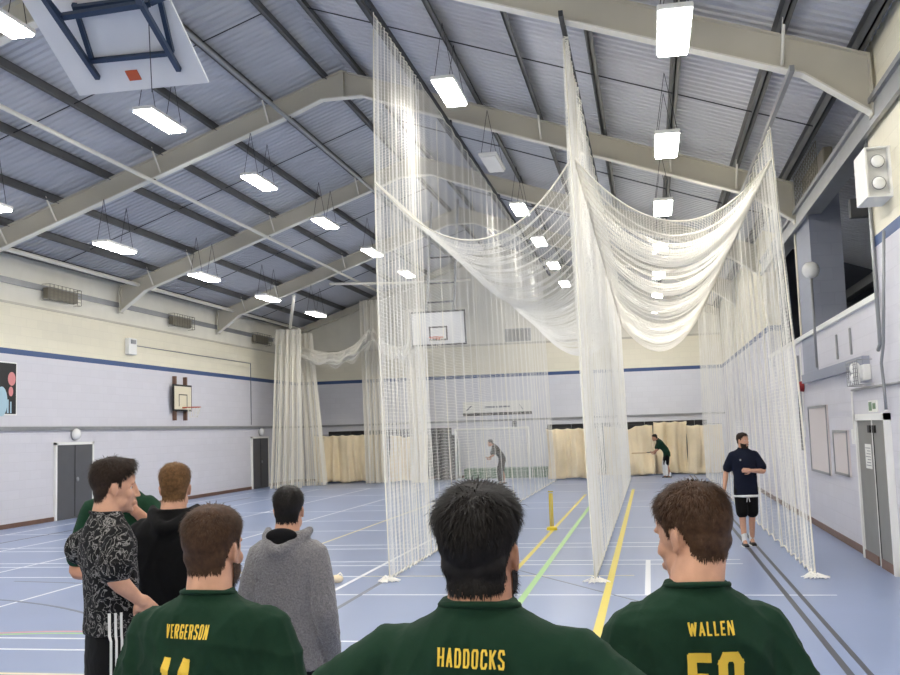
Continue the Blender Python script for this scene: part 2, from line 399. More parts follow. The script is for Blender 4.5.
def smooth_noise(x, seed, n=5):
    rg = np.random.default_rng(seed); y = np.zeros_like(x)
    for k in range(n): y += np.sin(x*(k+1)*rg.uniform(.5, 1.6)+rg.uniform(0, 7))/(k+1)
    return y/1.6
def side_net(X0, Ztop, Ynear_top, Ynear_bot, Yfar, label, seed, arc_len=36., near_share=.35, near_len=3., amp=.10, wave=.42, mesh=.055, r=.0017, Xbot=None):
    t = empty('cricket_side_net', (X0, Ynear_bot, 0), label=label, cat='net', group='hanging cricket lane nets')
    ni = int(arc_len/mesh); nj = int(Ztop/mesh)
    u = np.linspace(0, 1, ni)
    L0 = Yfar-Ynear_bot
    yy = np.where(u < near_share, u/near_share*near_len, near_len+(u-near_share)/(1-near_share)*(L0-near_len))
    ph = u*arc_len*.72/wave*2*PI/1.4+smooth_noise(u*14, seed)*2.2
    v = np.linspace(0, 1, nj)
    yn = Ynear_bot+(Ynear_top-Ynear_bot)*v
    Y = yn[None]+yy[:, None]*((Yfar-yn)/L0)[None]
    A = amp*(.55+.45*smooth_noise(u*30, seed+1))[:, None]*(1-.55*v[None])*(.65+.35*np.sin(3*v+seed))[None]*np.clip(.3+2.8*v, 0, 1)[None]
    Xc = X0+((Xbot-X0) if Xbot is not None else 0)*(1-v)[None]**2
    X = Xc+A*np.sin(ph[:, None]+.6*np.sin(5*v+seed)[None])
    Y = Y+.5*A*np.cos(2*ph[:, None])
    Z = Ztop*v[None]*np.ones((ni, 1))+.012+.03*(1-v)[None]**6*(1+np.sin(ph))[:, None]
    G = np.stack([X-X0, Y-Ynear_bot, Z], -1)
    net_obj('netting', G, r, 2, 9, M['net'], t, r2=r)
    def rope(P, rad, nm): MB().tube([tuple(p) for p in P], rad, 6).build(nm, M['rope'], t, smooth=True)
    rope(G[0, ::6], .011, 'edge_rope'); rope(G[::5, 0], .012, 'weighted_cord'); rope(G[::5, -1], .008, 'head_rope')
    for k in range(0, ni, max(1, ni//9)):
        if k: rope(G[k, ::6], .007, 'seam_rope')
    rg = np.random.default_rng(seed); mb = MB()
    for k in range(24):
        a0, a1 = rg.uniform(0, 2*PI, 2); r0 = rg.uniform(.05, .20); bx = (Xbot or X0)-X0
        mb.tube([(bx+r0*math.cos(a0), .8*r0*math.sin(a0), .012), (bx+.05*math.cos(a1), .05*math.sin(a1), rg.uniform(.02, .09)), (bx+r0*math.cos(a1), .8*r0*math.sin(a1), .012)], .008, 4)
    mb.build('trailing_foot', M['net'], t, kind='stuff')
    return t
TL, TC, TR = (-3.78, 8.33), (-.89, 7.44), (2.0, 6.42)
side_net(TL[0], TL[1]-.03, 13.9, 13.2, 38.0, 'tall white cricket net trailing on the floor, in front of the far basketball board', 3, arc_len=31, near_share=.40, near_len=3.2, Xbot=-3.56)
side_net(TC[0], TC[1]-.03, 13.4, 13.1, 38.4, 'tall white cricket net hanging between the two net lanes, next to the yellow floor line', 11, arc_len=34, near_share=.30, near_len=2.2, Xbot=-.78, r=.0022)
side_net(TR[0], TR[1]-.03, 15.2, 13.45, 38.4, 'tall white cricket net behind the bowler, next to the double doors', 19, arc_len=28, near_share=.2, near_len=2.5, Xbot=1.97)
def roof_net(xa, za, xb, zb, sag, Y0, Y1, label, seed, mesh=.05, r=.0022, gather=1.3, mt='net', ynear=0.):
    t = empty('cricket_roof_net', (xa, Y0, za), label=label, cat='net', group='sagging roof nets over the lanes')
    Yn = Y0+ynear*np.linspace(0, 1, int(math.hypot(xb-xa, 2*sag)*1.05/mesh)); nv = len(Yn); ni = int((Y1-Y0)*gather/mesh)
    v = np.linspace(0, 1, nv); u = np.linspace(0, 1, ni)
    s = 4*v*(1-v)
    Y = Y0+(Y1-Y0)*u
    rip = np.sin(Y*2*PI/.62+1.3*smooth_noise(Y*.8, seed))
    sg = sag*(1+.10*smooth_noise(Y*.6, seed+2))
    X = xa+(xb-xa)*v[None]+0*u[:, None]
    Z = za+(zb-za)*v[None]-sg[:, None]*s[None]+.055*rip[:, None]*s[None]**.5
    YY = Y[:, None]+.10*np.cos(Y*2*PI/.62)[:, None]*s[None]**.5+.25*(s[None]-.5)*smooth_noise(Y*.7, seed+5)[:, None]
    YY = Yn[None]+(YY-Y0)*((Y1-Yn)/(Y1-Y0))[None]
    G = np.stack([X-xa, YY-Y0, Z-za], -1)
    net_obj('netting', G, r, 2, 3, M[mt], t)
    def rope(P, rad, nm): MB().tube([tuple(p) for p in P], rad, 6).build(nm, M['rope'], t, smooth=True)
    rope(G[0, ::2], .012, 'edge_rope'); rope(G[::6, 0], .016, 'side_rope'); rope(G[::6, -1], .016, 'side_rope')
    return t
roof_net(-3.72, 5.62, -.86, 5.78, .98, 13.7, 37.5, 'sagging white roof net over the lane with the goal', 23, gather=1.25, r=.0024)
roof_net(-.86, 5.78, 1.98, 5.90, 1.0, 13.7, 37.5, 'sagging white roof net over the lane with the bowler', 29, gather=1.9, r=.0042, mt='netw', ynear=1.35)
# overhead tracks for the nets
for (x, z), lb, y0 in ((TL, 'dark net track under the roof beams, highest of the three', 12.6), (TC, 'dark net track above the net between the two lanes', 12.75), (TR, 'grey net track above the net next to the double doors', 12.85)):
    t = empty('net_track', (x, y0, z), label=lb, cat='rail')
    MB().box(-.03, .03, 0, YB-y0-.6, .0, .08).build('rail', M['steel' if x > 1 else 'rod'], t)
    for y in FRAMES:
        if y0 < y < YB-2: MB().box(-.02, .02, y-y0-.03, y-y0+.03, .08, rbot(x)-z).build('hanger', M['rod'], t)
    if x < -3:
        mb = MB()
        for k in range(70): mb.tube([(0, 1.2+k*.33, -.0), (.0, 1.2+k*.33, -.03)], .012, 4)
        mb.build('hooks', M['rod'], t, kind='stuff')
for (pa, pb, Xw, nm, lb, mt) in (((0, 130), (330, 272), -10.55, 'net_track', 'cream pipe track crossing under the roof beams on the poster wall side', 'frame_l'), ((212, 84), (330, 172), -7.35, 'net_track', 'thin grey pipe track near the ridge, behind the lifted basketball board', 'steel')):
    z = rbot(Xw)-.06
    t = empty(nm, (Xw, 10, z), label=lb, cat='rail')
    MB().tube([(0, 0, 0), (0, 29, 0)], .045, 8).build('pipe', M[mt], t, smooth=True)
    for y in FRAMES:
        if 10 < y < 38: MB().box(-.03, .03, y-10-.03, y-10+.03, .0, .08).build('clamp', M['rod'], t)
# gathered nets in the far corner
def gathered(px0, px1, ptop, pbot, Y, label, seed, n=120, tops=None):
    a = on_y(px0, pbot, Y); b = on_y(px1, pbot, Y)
    c = on_y(px0 if tops is None else tops[0], ptop, Y); d = on_y(px1 if tops is None else tops[1], ptop, Y)
    t = empty('gathered_net', (a.x, Y, 0), label=label, cat='net', group='gathered nets by the end wall')
    nj = int(c.z/.09); u = np.linspace(0, 1, n); v = np.linspace(0, 1, nj)
    ph = u*n*.42+smooth_noise(u*9, seed)*1.5
    X = (a.x+(b.x-a.x)*u)[:, None]*(1-v)[None]+(c.x+(d.x-c.x)*u)[:, None]*v[None]-a.x
    Yy = .16*np.sin(ph)[:, None]*(1-.3*v)[None]+.02*np.sin(6*v)[None]
    Z = np.maximum(c.z*v, .015)[None]*np.ones((n, 1))
    net_obj('netting', np.stack([X+.04*np.cos(ph*.5)[:, None], Yy, Z], -1), .0075, 1, 4, M['netw'], t, r2=.004)
    return t
gathered(270, 301, 330, 491, 36.6, 'wide gathered cream net hanging in the corner beside the small grey door', 5, 130, tops=(276, 300))
gathered(302, 327, 334, 486, 38.2, 'gathered cream net falling slantwise onto the end of the canvas screen', 6, 110, tops=(296, 312))
gathered(366, 388, 301, 481, 39.0, 'narrow gathered cream net column in front of the canvas screen', 8, 110, tops=(359, 380))
gathered(412, 428, 310, 482, 38.6, 'gathered cream net column beside the black crash mats', 9, 100, tops=(402, 424))
def swag(pts, Y, wd, label, seed):
    P = [on_y(x, y, Y) for x, y in pts]; n = 90; L = len(P)-1
    o = P[0]; t = empty('net_swag', o, label=label, cat='net', group='net swags by the end wall')
    def at(u):
        k = u*L; i = min(int(k), L-1); f = k-i
        p0, p1, p2, p3 = P[max(i-1, 0)], P[i], P[i+1], P[min(i+2, L)]
        return .5*((2*p1)+(p2-p0)*f+(2*p0-5*p1+4*p2-p3)*f*f+(3*p1-p0-3*p2+p3)*f**3)
    nj = 26; G = np.zeros((n, nj, 3))
    for i in range(n):
        q = at(i/(n-1))-o
        for j in range(nj):
            a = j/(nj-1); G[i, j] = (q.x, q.y+wd*(a-.5)*2, q.z+.20*(a-.5)*math.sin(i*.35+seed)+.34*(1-4*(a-.5)**2)+.12*math.sin(j*1.9))
    net_obj('netting', G, .010, 2, 1, M['netw'], t)
    MB().tube([at(i/30)-o for i in range(31)], .02, 6).build('edge_rope', M['rope'], t, smooth=True)
swag([(277, 342), (300, 357), (330, 364), (352, 358), (369, 341)], 37.3, .40, 'cream net swag strung from the corner net to the narrow net column', 1)
swag([(373, 340), (385, 354), (402, 358), (418, 347), (432, 338)], 37.85, .40, 'cream net swag strung behind the far basketball board', 2)

# ------------------------------------------------------------------ canvas screens, mats, goal, banner at the end wall
def canvas(px0, px1, ptop, Y, label, seed, z0=.05, slump=.0):
    a = on_y(px0, ptop, Y); b = on_y(px1, ptop, Y); H = a.z
    t = empty('canvas_screen', (a.x, Y, 0), label=label, cat='curtain', group='cream canvas screens by the end wall')
    Wd = b.x-a.x; n = max(30, int(Wd*26)); nj = 22
    V = np.zeros((n, nj, 3)); rg = np.random.default_rng(seed); u = np.linspace(0, Wd, n)
    f = .08*smooth_noise(u*7, seed)+.06*np.sin(u*12+2.5*smooth_noise(u*2, seed+3))
    sc = .035*np.abs(np.sin(u*PI/.42)); top = H-sc-slump*np.exp(-((u-Wd*.45)/.35)**2)
    for j in range(nj):
        q = j/(nj-1); V[:, j, 0] = u+.03*np.sin(q*4+seed); V[:, j, 1] = f*(1.4-.7*q)+.07*np.sin(u*3+q*5+seed)+.05*np.sin(u*6-q*7+seed)*(1-q)
        V[:, j, 2] = z0+(top-z0)*q-.03*(1-q)*smooth_noise(u*3, seed+7)*(1-q)
    V[:, 0, 2] = np.maximum(V[:, 0, 2], .01)
    F = np.array([[i*nj+j, (i+1)*nj+j, (i+1)*nj+j+1, i*nj+j+1] for i in range(n-1) for j in range(nj-1)])
    me = np_mesh('cloth', V.reshape(-1, 3), F); me.shade_smooth()
    o = link('cloth', me, M['canvas'], t); sm = o.modifiers.new('s', 'SOLIDIFY'); sm.thickness = .008
    MB().tube([(0, 0, H+.02), (Wd, 0, H+.02)], .012, 6).build('top_wire', M['rod'], t)
canvas(314, 386, 436, 39.7, 'long cream canvas screen between the corner nets and the narrow net column', 2)
canvas(389, 427, 435, 39.3, 'short slumped cream canvas screen beside the black crash mats', 4, slump=.1)
canvas(546, 596, 429, 38.6, 'cream canvas screen hanging between the goal and the white lane net', 6)
canvas(604, 653, 426, 40.3, 'cream canvas screen between the white lane net and the batsman', 7, slump=.16)
canvas(653, 686, 422, 40.85, 'tall smooth cream canvas screen right behind the batsman with white pads', 9)
canvas(686, 722, 425, 40.3, 'cream canvas screen at the end of the wall behind the bowler net', 12)
for (x0, x1, lb) in ((-13.8, -8.3, 'long black crash mat wall panel behind the slumped canvas screens'), (-4.2, 2.3, 'long black crash mat wall panel behind the batsman')):
    t = empty('wall_pad', (x0, YB-.02, .1), label=lb, cat='mat', group='black wall pads on the end wall')
    k = 0; x = 0
    while x < x1-x0-.2:
        bevel(MB().box(x, min(x+1.0, x1-x0)-.01, -.08, 0, .0, 2.05).build('pad', M['black'], t), .02); x += 1.0
t = empty('gym_bench', (-7.6, 41.0, 0), label='low green covered mats stacked behind the goal', cat='mat')
for k in range(3): bevel(MB().box(0, 3.4, -.5, .3, .02+k*.14, .15+k*.14).build('mat_layer', M['green'], t), .02)
t = empty('stacked_mats', (-8.75, 40.4, 0), label='upright black folded mats leaning beside the white goal', cat='mat')
for k in range(3): bevel(MB().box(0+k*.30, .26+k*.30, -.3, .5, .02, 1.95-.05*k).build('mat', M['black'], t), .03)
# five-a-side goal
t = empty('goal', (-7.62, 39, 0), label='white framed goal with a fine net in front of the end wall', cat='goal')
for x in (0, 2.92): MB().tube([(x, 0, 0), (x, 0, 2.05)], .04, 8).build('post', M['white'], t, smooth=True)
MB().tube([(-.04, 0, 2.05), (2.96, 0, 2.05)], .04, 8).build('crossbar', M['white'], t, smooth=True)
for x in (0, 2.92): MB().tube([(x, 0, 2.05), (x, .7, 1.5), (x, 1.0, .02)], .02, 6).build('stay', M['white'], t, smooth=True)
gu, gv = np.meshgrid(np.linspace(0, 2.92, 25), np.linspace(0, 1, 20), indexing='ij')
net_obj('netting', np.stack([gu, 1.0-.98*gv**1.5+.0*gu, 2.0*gv+.02], -1), .004, 4, 1, M['net'], t)
t = empty('banner', (-7.79, YB-.03, 2.62), label='long white banner with faint grey print on the end wall', cat='banner')
MB().box(0, 2.95, 0, .02, .12, .60).build('sheet', M['paper'], t)
MB().box(0, 2.95, -.01, .02, 0, .12).build('dark_strip', M['black'], t)
for k, (a, b) in enumerate(((.95, 1.38), (1.44, 1.50), (1.56, 1.70), (1.74, 2.02))): MB().box(a, b, -.004, 0, .32, .39).build('faded_print', M['lgrey'], t)
for sx in (0, 1): MB().prism([(.15+sx*2.45, .2), (.40+sx*2.05, .42), (.36+sx*2.05, .44), (.11+sx*2.45, .22)], 'Y', -.004, 0).build('flash', M['lgrey'], t)
t = empty('wall_number_sign', (-5.6, YB-.01, 2.1), label='small dark square court marker under the banner', cat='sign')
MB().box(-.1, .1, -.01, 0, 0, .34).build('plate', M['lgrey'], t); MB().box(-.06, .02, -.02, -.01, .05, .28).build('mark', M['black'], t)

# ------------------------------------------------------------------ wall fittings
def on_left(px, py):
    d = ray(px, py); return Vector((0, 0, CAMH))+d*(XL/d.x)
def on_right(px, py):
    d = ray(px, py); return Vector((0, 0, CAMH))+d*(XR/d.x)
def door_left(n, y0, y1, lb):
    t = empty('door_%d' % n, (XL, y0, 0), kind='structure'); W_ = y1-y0
    MB().box(0, .05, .07, W_-.07, .01, 1.96).build('leaf', M['dgrey'], t)
    MB().box(0, .07, 0, .07, 0, 2.03).build('frame_post', M['white'], t); MB().box(0, .07, W_-.07, W_, 0, 2.03).build('frame_post', M['white'], t)
    MB().box(0, .07, 0, W_, 1.96, 2.03).build('frame_head', M['white'], t)
    MB().box(.05, .058, W_/2-.01, W_/2+.01, .05, 1.95).build('meeting_gap', M['black'], t)
    MB().ell((.07, W_/2+.1, 1.03), (.025, .06, .06)).build('handle', M['steel'], t, smooth=True)
door_left(1, 23.47, 25.29, ''); door_left(2, 36.55, 38.3, '')
def bulkhead(loc, sgn, lb):
    t = empty('bulkhead_lamp', loc, label=lb, cat='lamp', group='round emergency lamps')
    MB().tube([(0, 0, .0), (.04*sgn, 0, .0)], .17, 18).build('backplate', M['steel'], t, smooth=False)
    MB().ell((.07*sgn, 0, 0), (.11, .16, .16)).build('dome', M['lens'], t, smooth=True)
    MB().tube([(.02*sgn, 0, .15), (.02*sgn, 0, ZRAIL-loc[2]-.02)], .015, 6).build('conduit', M['white'], t)
p_ = on_left(74, 434); bulkhead((XL, p_.y, 2.24), 1, 'round white bulkhead lamp above the grey door nearest the poster')
p_ = on_left(260, 432); bulkhead((XL, p_.y, 2.22), 1, 'round white bulkhead lamp above the small door by the corner nets')
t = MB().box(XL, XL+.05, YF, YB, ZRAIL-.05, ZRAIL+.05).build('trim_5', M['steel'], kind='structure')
t = MB().box(XL, XR, YB-.05, YB, ZRAIL-.04, ZRAIL+.04).build('trim_6', M['steel'], kind='structure')
# wall heaters behind wire guards
def heater(y0, y1, lb):
    t = empty('wall_heater', (XL, y0, 5.72), label=lb, cat='heater', group='guarded wall heaters'); W_ = y1-y0
    bevel(MB().box(0, .16, .05, W_-.05, .06, .34).build('casing', M['heater'], t), .02)
    mb = MB()
    for k in range(9): mb.tube([(.24, k*W_/8, 0), (.24, k*W_/8, .42)], .008, 4)
    for k in range(6): mb.tube([(.24, 0, k*.084), (.24, W_, k*.084)], .008, 4)
    for yy in (0, W_):
        for z in (0, .42): mb.tube([(0, yy, z), (.24, yy, z)], .008, 4)
    mb.build('wire_guard', M['mesh'], t)
for k, lb in enumerate(('brown wall heater in a wire guard high above the first grey door', 'brown wall heater in a wire guard high above the small wall hoop', 'brown wall heater in a wire guard beside the corner nets')):
    y = (22.9, 29.8, 36.8)[k]; heater(y, y+1.45, lb)
t = empty('wall_vent', (-5.85, YB-.02, 5.62), label='grey square slatted vent high on the end wall', cat='vent')
MB().box(0, 1.1, -.03, 0, .1, .65).build('frame', M['steel'], t)
for k in range(7): MB().box(.06, 1.04, -.05, -.02, .15+k*.065, .18+k*.065).build('slat', M['heater'], t)
t = empty('alarm_box', (XL, 27.07, 4.6), label='white alarm box with a dark lens above the blue stripe', cat='alarm')
bevel(MB().box(0, .14, 0, .48, 0, .5).build('case', M['white'], t), .02); MB().box(.14, .16, .1, .38, .33, .45).build('lens', M['steel'], t)
t = empty('wall_conduit', (XL+.004, 27.6, 4.9), label='thin grey conduit running from the alarm box to the bulkhead lamp by the corner', cat='pipe'); MB().box(.0, .02, .0, 9.0, .0, .02).build('pipe', M['lgrey'], t); MB().box(.0, .02, 9.0, 9.02, -2.4, .02).build('pipe', M['lgrey'], t)
# poster
t = empty('wall_poster', (XL, 20.6, 2.76), label='large black poster with pink and pale blue shapes on the side wall', cat='poster')
MB().box(0, .02, 0, 1.25, 0, 1.24).build('sheet', M['black'], t); MB().box(-.0, .015, -.03, 1.29, -.03, 1.27).build('border', M['white'], t)
MB().ell((.02, 1.08, .86), (.006, .15, .17)).build('pink_shape', M['pink'], t); MB().ell((.02, 1.05, .55), (.006, .09, .12)).build('pink_shape', M['pink'], t)
MB().ell((.02, .70, .30), (.006, .22, .36)).build('pale_shape', M['pale'], t); MB().box(.02, .026, .9, .96, .02, .35).build('pale_stripe', M['pale'], t); MB().box(.02, .026, 1.02, 1.07, .02, .3).build('pale_stripe', M['pale'], t)
# hoop on the side wall
def hoop(t, R=.225, fwd=.38, n=20):
    c = MB().tube([(fwd+R*math.cos(2*PI*i/n), R*math.sin(2*PI*i/n), 0) for i in range(n)], .012, 6, closed=True).build('ring', M['orange'], t, smooth=True)
    MB().bar((0, 0, -.03), (fwd-R, 0, 0), .12, .04).build('bracket', M['orange'], t)
    return c
t = empty('basketball_hoop', (XL, 30.5, 2.94), label='small cream wall basketball board with brown timber posts and an orange ring', cat='basketball hoop')
for dy in (-.38, .38): MB().box(0, .12, dy-.04, dy+.04, -.3, 1.15).build('timber_post', M['skirt'], t)
MB().box(.12, .16, -.66, .66, 0, .88).build('edge_frame', M['black'], t); MB().box(.13, .17, -.60, .60, .06, .82).build('board', M['cream'], t)
mb = MB(); [mb.box(.17, .176, *b) for b in ((-.3, -.27, .16, .56), (.27, .3, .16, .56), (-.3, .3, .53, .56))]; mb.build('target_square', M['black'], t)
h_ = empty('tmp', (0, 0, 0)); bpy.data.objects.remove(h_)
n = 20; MB().tube([(.55+.225*math.cos(2*PI*i/n), .225*math.sin(2*PI*i/n), .12) for i in range(n)], .015, 6, closed=True).build('ring', M['orange'], t, smooth=True)
MB().bar((.17, 0, .12), (.34, 0, .12), .12, .04).build('ring_bracket', M['orange'], t)
mb = MB(); [mb.tube([(.55+.22*math.cos(a), .22*math.sin(a), .12), (.55+.12*math.cos(a+.3), .12*math.sin(a+.3), -.22)], .006, 4) for a in np.linspace(0, 2*PI, 12, endpoint=False)]; mb.build('ring_net', M['rope'], t)

# lifted basketball board seen from behind, near
def board_axes(bl, br, tl):
    ex = (br-bl).normalized(); ez = (tl-bl); ez = (ez-ex*ez.dot(ex)).normalized(); return ex, ez, ex.cross(ez)
bl, br = on_y(80, 95, 11.4), on_y(209, 82, 11.4)
tl = on_y(42, 0, 10.2)
ex, ez, ey = board_axes(bl, br, tl)
Rb = Matrix((ex, ey, ez)).transposed().to_4x4(); Rb.translation = bl
t = empty('lifted_basketball_board', label='white ceiling-hung basketball board lifted on a dark blue steel frame, seen from behind', cat='basketball hoop'); t.matrix_world = Rb
bw = (br-bl).length; SB = -1 if (bl-Vector((0, 0, CAMH))).dot(ey) > 0 else 1
MB().box(0, bw, -.015, .015, 0, 1.62).build('board', M['board'], t)
MB().box(bw*.44, bw*.53, SB*.015, SB*.03, .16, .31).build('orange_plate', M['orange'], t)
def bpx(x, y, off):   # pixel to board plane, pushed off the back of the board
    d = ray(x, y); o = Vector((0, 0, CAMH)); k = (bl+ey*SB*off-o).dot(ey)/d.dot(ey); q = o+d*k-bl
    return Vector((q.dot(ex), q.dot(ey), q.dot(ez)))
S = M['bluesteel']
def bb(nm, a, b, wd=.055): MB().bar(a, b, wd, wd, up=(0, 1, 0)).build(nm, S, t)
bb('frame_bar', bpx(74, 4, .05), bpx(92, 60, .05)); bb('frame_bar', bpx(160, 0, .05), bpx(172, 52, .05))
bb('cross_bar', bpx(91, 61, .07), bpx(172, 53, .07)); bb('cross_bar', bpx(60, 17, .22), bpx(150, 3, .22), .07); bb('cross_bar', bpx(74, 8, .10), bpx(152, -2, .10), .06)
bb('diagonal_arm', bpx(40, -8, .45), bpx(98, 78, .04), .06); bb('diagonal_arm', bpx(140, 2, .35), bpx(179, 70, .04), .06)
bb('mast', bpx(40, -8, .45), bpx(20, -60, .8), .08); bb('mast', bpx(140, 2, .35), bpx(130, -50, .8), .08); bb('link_bar', bpx(60, 17, .22), bpx(40, -8, .45), .06); bb('link_bar', bpx(150, 3, .22), bpx(175, -8, .05), .06)
MB().tube([bpx(148, 5, .1), bpx(150, 50, .12), bpx(152, 92, .2)], .006, 5).build('pull_cord', M['rod'], t)
# far lifted board facing the camera
t = empty('far_basketball_board', (-6.42, 30.6, 4.72), label='white far basketball board with black edge and target square on a ceiling frame', cat='basketball hoop')
Rt = Matrix.Rotation(.12, 4, 'X'); 
MB().box(-.90, .90, 0, .03, 0, 1.10).build('board', M['board'], t).matrix_local = Rt
mb = MB(); [mb.box(*b) for b in ((-.9, .9, -.006, 0, 0, .05), (-.9, .9, -.006, 0, 1.05, 1.1), (-.9, -.85, -.006, 0, .05, 1.05), (.85, .9, -.006, 0, .05, 1.05))]; mb.build('edge_line', M['black'], t).matrix_local = Rt
mb = MB(); [mb.box(*b) for b in ((-.3, .3, -.006, 0, .16, .21), (-.3, .3, -.006, 0, .56, .61), (-.3, -.25, -.006, 0, .21, .56), (.25, .3, -.006, 0, .21, .56))]; mb.build('target_square', M['black'], t).matrix_local = Rt
MB().tube([(.225*math.cos(2*PI*i/20), -.4+.225*math.sin(2*PI*i/20), .22) for i in range(20)], .014, 6, closed=True).build('ring', M['orange'], t, smooth=True)
MB().bar((0, 0, .2), (0, -.18, .22), .12, .04).build('ring_bracket', M['orange'], t)
mb = MB(); [mb.tube([(.22*math.cos(a), -.4+.22*math.sin(a), .22), (.12*math.cos(a+.3), -.4+.12*math.sin(a+.3), -.12)], .006, 4) for a in np.linspace(0, 2*PI, 12, endpoint=False)]; mb.build('ring_net', M['rope'], t)
for x in (-.45, .45):
    MB().bar((x, .2, .6), (x, 1.65, 5.06), .07, .07).build('hanger_mast', M['steel'], t); MB().bar((x, .12, 1.0), (x, .5, 1.6), .06, .06).build('brace', M['steel'], t)
for z, y in ((1.45, .46), (2.1, .68), (3.0, .98)): MB().bar((-.45, y, z), (.45, y, z), .05, .05).build('cross_bar', M['rod'], t)

# ------------------------------------------------------------------ fittings on the right wall
t = empty('door_3', (XR, 13.52, 0), kind='structure')
MB().box(-.05, 0, .08, .86, .01, 1.97).build('leaf', M['mgrey'], t); MB().box(-.05, 0, .90, 1.84, .01, 1.97).build('leaf', M['mgrey'], t)
MB().box(-.058, 0, .86, .90, .01, 1.97).build('meeting_strip', M['white'], t); MB().box(-.056, -.05, .82, .855, .05, 1.9).build('meeting_gap', M['black'], t)
for a, b in ((0, .08), (1.84, 1.92)): MB().box(-.08, 0, a, b, 0, 2.06).build('frame_post', M['white'], t)
MB().box(-.08, 0, 0, 1.92, 1.97, 2.06).build('frame_head', M['white'], t)
MB().box(-.065, -.05, 1.0, 1.84, .0, .12).build('kick_plate', M['skirt'], t); MB().box(-.065, -.05, .08, .82, .0, .12).build('kick_plate', M['skirt'], t)
MB().box(-.075, -.05, .95, 1.08, 1.80, 1.9).build('door_closer', M['black'], t); MB().box(-.075, -.05, .66, .80, 1.80, 1.9).build('door_closer', M['black'], t)
t = empty('notice_sheet', (XR-.052, 14.55, 1.30), label='white paper notice taped to the grey double doors', cat='notice')
MB().box(-.004, 0, 0, .38, 0, .34).build('sheet', M['paper'], t)
for k in range(7): MB().box(-.006, -.004, .04, .34-.05*(k % 3), .04+k*.04, .05+k*.04).build('text_line', M['lgrey'], t)
t = empty('exit_sign', (XR, 14.2, 2.08), label='small green and white exit sign above the grey double doors', cat='sign')
MB().box(-.02, 0, 0, .5, 0, .16).build('plate', M['paper'], t); MB().box(-.024, -.02, .28, .46, .02, .14).build('running_figure_panel', M['green_sign'], t); MB().box(-.024, -.02, .05, .22, .04, .12).build('arrow_panel', M['green_sign'], t)
def noticeboard(y0, y1, z0, z1, lb):
    t = empty('pinboard', (XR, y0, z0), label=lb, cat='board')
    MB().box(-.03, 0, 0, y1-y0, 0, z1-z0).build('panel', M['pin'], t); W_, H_ = y1-y0, z1-z0
    for b in ((0, .04, 0, H_), (W_-.04, W_, 0, H_), (0, W_, 0, .04), (0, W_, H_-.04, H_)): MB().box(-.045, -.03, *b).build('frame_bar', M['steel'], t)
noticeboard(18.0, 19.95, 1.04, 2.25, 'large pale pinboard beside the bowler net'); noticeboard(16.3, 17.5, 1.10, 1.82, 'small pale pinboard next to the double doors')
def twin_spot(y0, y1, z0, z1, lb, dep=.28):
    t = empty('emergency_lamp', (XR, y0, z0), label=lb, cat='lamp'); W_, H_ = y1-y0, z1-z0
    bevel(MB().box(-dep*.55, 0, .08, W_-.08, .06, H_-.06).build('case', M['white'], t), .02)
    for k in (.3, .7): MB().ell((-dep*.75, W_/2, H_*k), (.08, .09, .09)).build('spot_lens', M['lens'], t, smooth=True)
    mb = MB()
    for k in range(7): mb.tube([(-dep, k*W_/6, 0), (-dep, k*W_/6, H_)], .006, 4)
    for k in range(7): mb.tube([(-dep, 0, k*H_/6), (-dep, W_, k*H_/6)], .006, 4)
    mb.build('wire_guard', M['steel'], t)
    for yy in (0, W_):
        for z in (0, H_): MB().tube([(0, yy, z), (-dep, yy, z)], .006, 4).build('guard_arm', M['steel'], t)
t = empty('emergency_lamp', (XR, 12.55, 4.66), label='large white twin spot emergency lamp with open sides above the blue stripe', cat='lamp')
MB().box(-.03, 0, 0, .62, 0, .62).build('backplate', M['white'], t); MB().box(-.27, -.03, .10, .13, .02, .60).build('side_panel', M['lens'], t); bevel(MB().box(-.30, -.27, 0, .62, 0, .62).build('front_cover', M['white'], t), .01)
MB().box(-.27, -.03, 0, .62, 0, .02).build('bottom_plate', M['white'], t); MB().box(-.27, -.03, 0, .62, .60, .62).build('top_plate', M['white'], t)
for z in (.17, .44):
    MB().tube([(-.15, .10, z), (-.15, .02, z)], [.05, .085], 14).build('spot_body', M['steel'], t); MB().ell((-.15, .015, z), (.075, .035, .075)).build('spot_lens', M['lens'], t, smooth=True)
twin_spot(14.35, 15.1, 2.46, 2.80, 'white emergency lamp in a wire guard above the grey double doors', .2)
t = empty('pole_with_ball', (XR-.22, 17.45, 2.87), label='thin grey pole with a white ball on top against the pier', cat='pole')
MB().tube([(0, 0, 0), (0, 0, 1.52)], .022, 8).build('pole', M['steel'], t, smooth=True); MB().ell((0, 0, 1.65), .145).build('ball', M['lens'], t, smooth=True)
t = empty('fire_alarm', (XR-.02, 20.45, 2.56), label='red fire alarm sounder on the wall beside the bowler net', cat='alarm')
MB().tube([(0, 0, .1), (-.1, 0, .1)], [.11, .09], 16).build('bell', M['red'], t); MB().tube([(-.02, 0, 0), (-.02, 0, -.9)], .015, 6).build('conduit', M['white'], t); MB().tube([(-.02, 0, .2), (-.02, 0, .88)], .015, 6).build('conduit', M['white'], t)
t = empty('wall_strap', (XR, 20.9, 1.2), label='long dark vertical pipe strip on the wall behind the net edge', cat='pipe')
MB().box(-.05, 0, 0, .08, .2, 2.1).build('strip', M['steel'], t); MB().box(-.06, -.05, .02, .05, .2, 2.1).build('slot', M['black'], t)
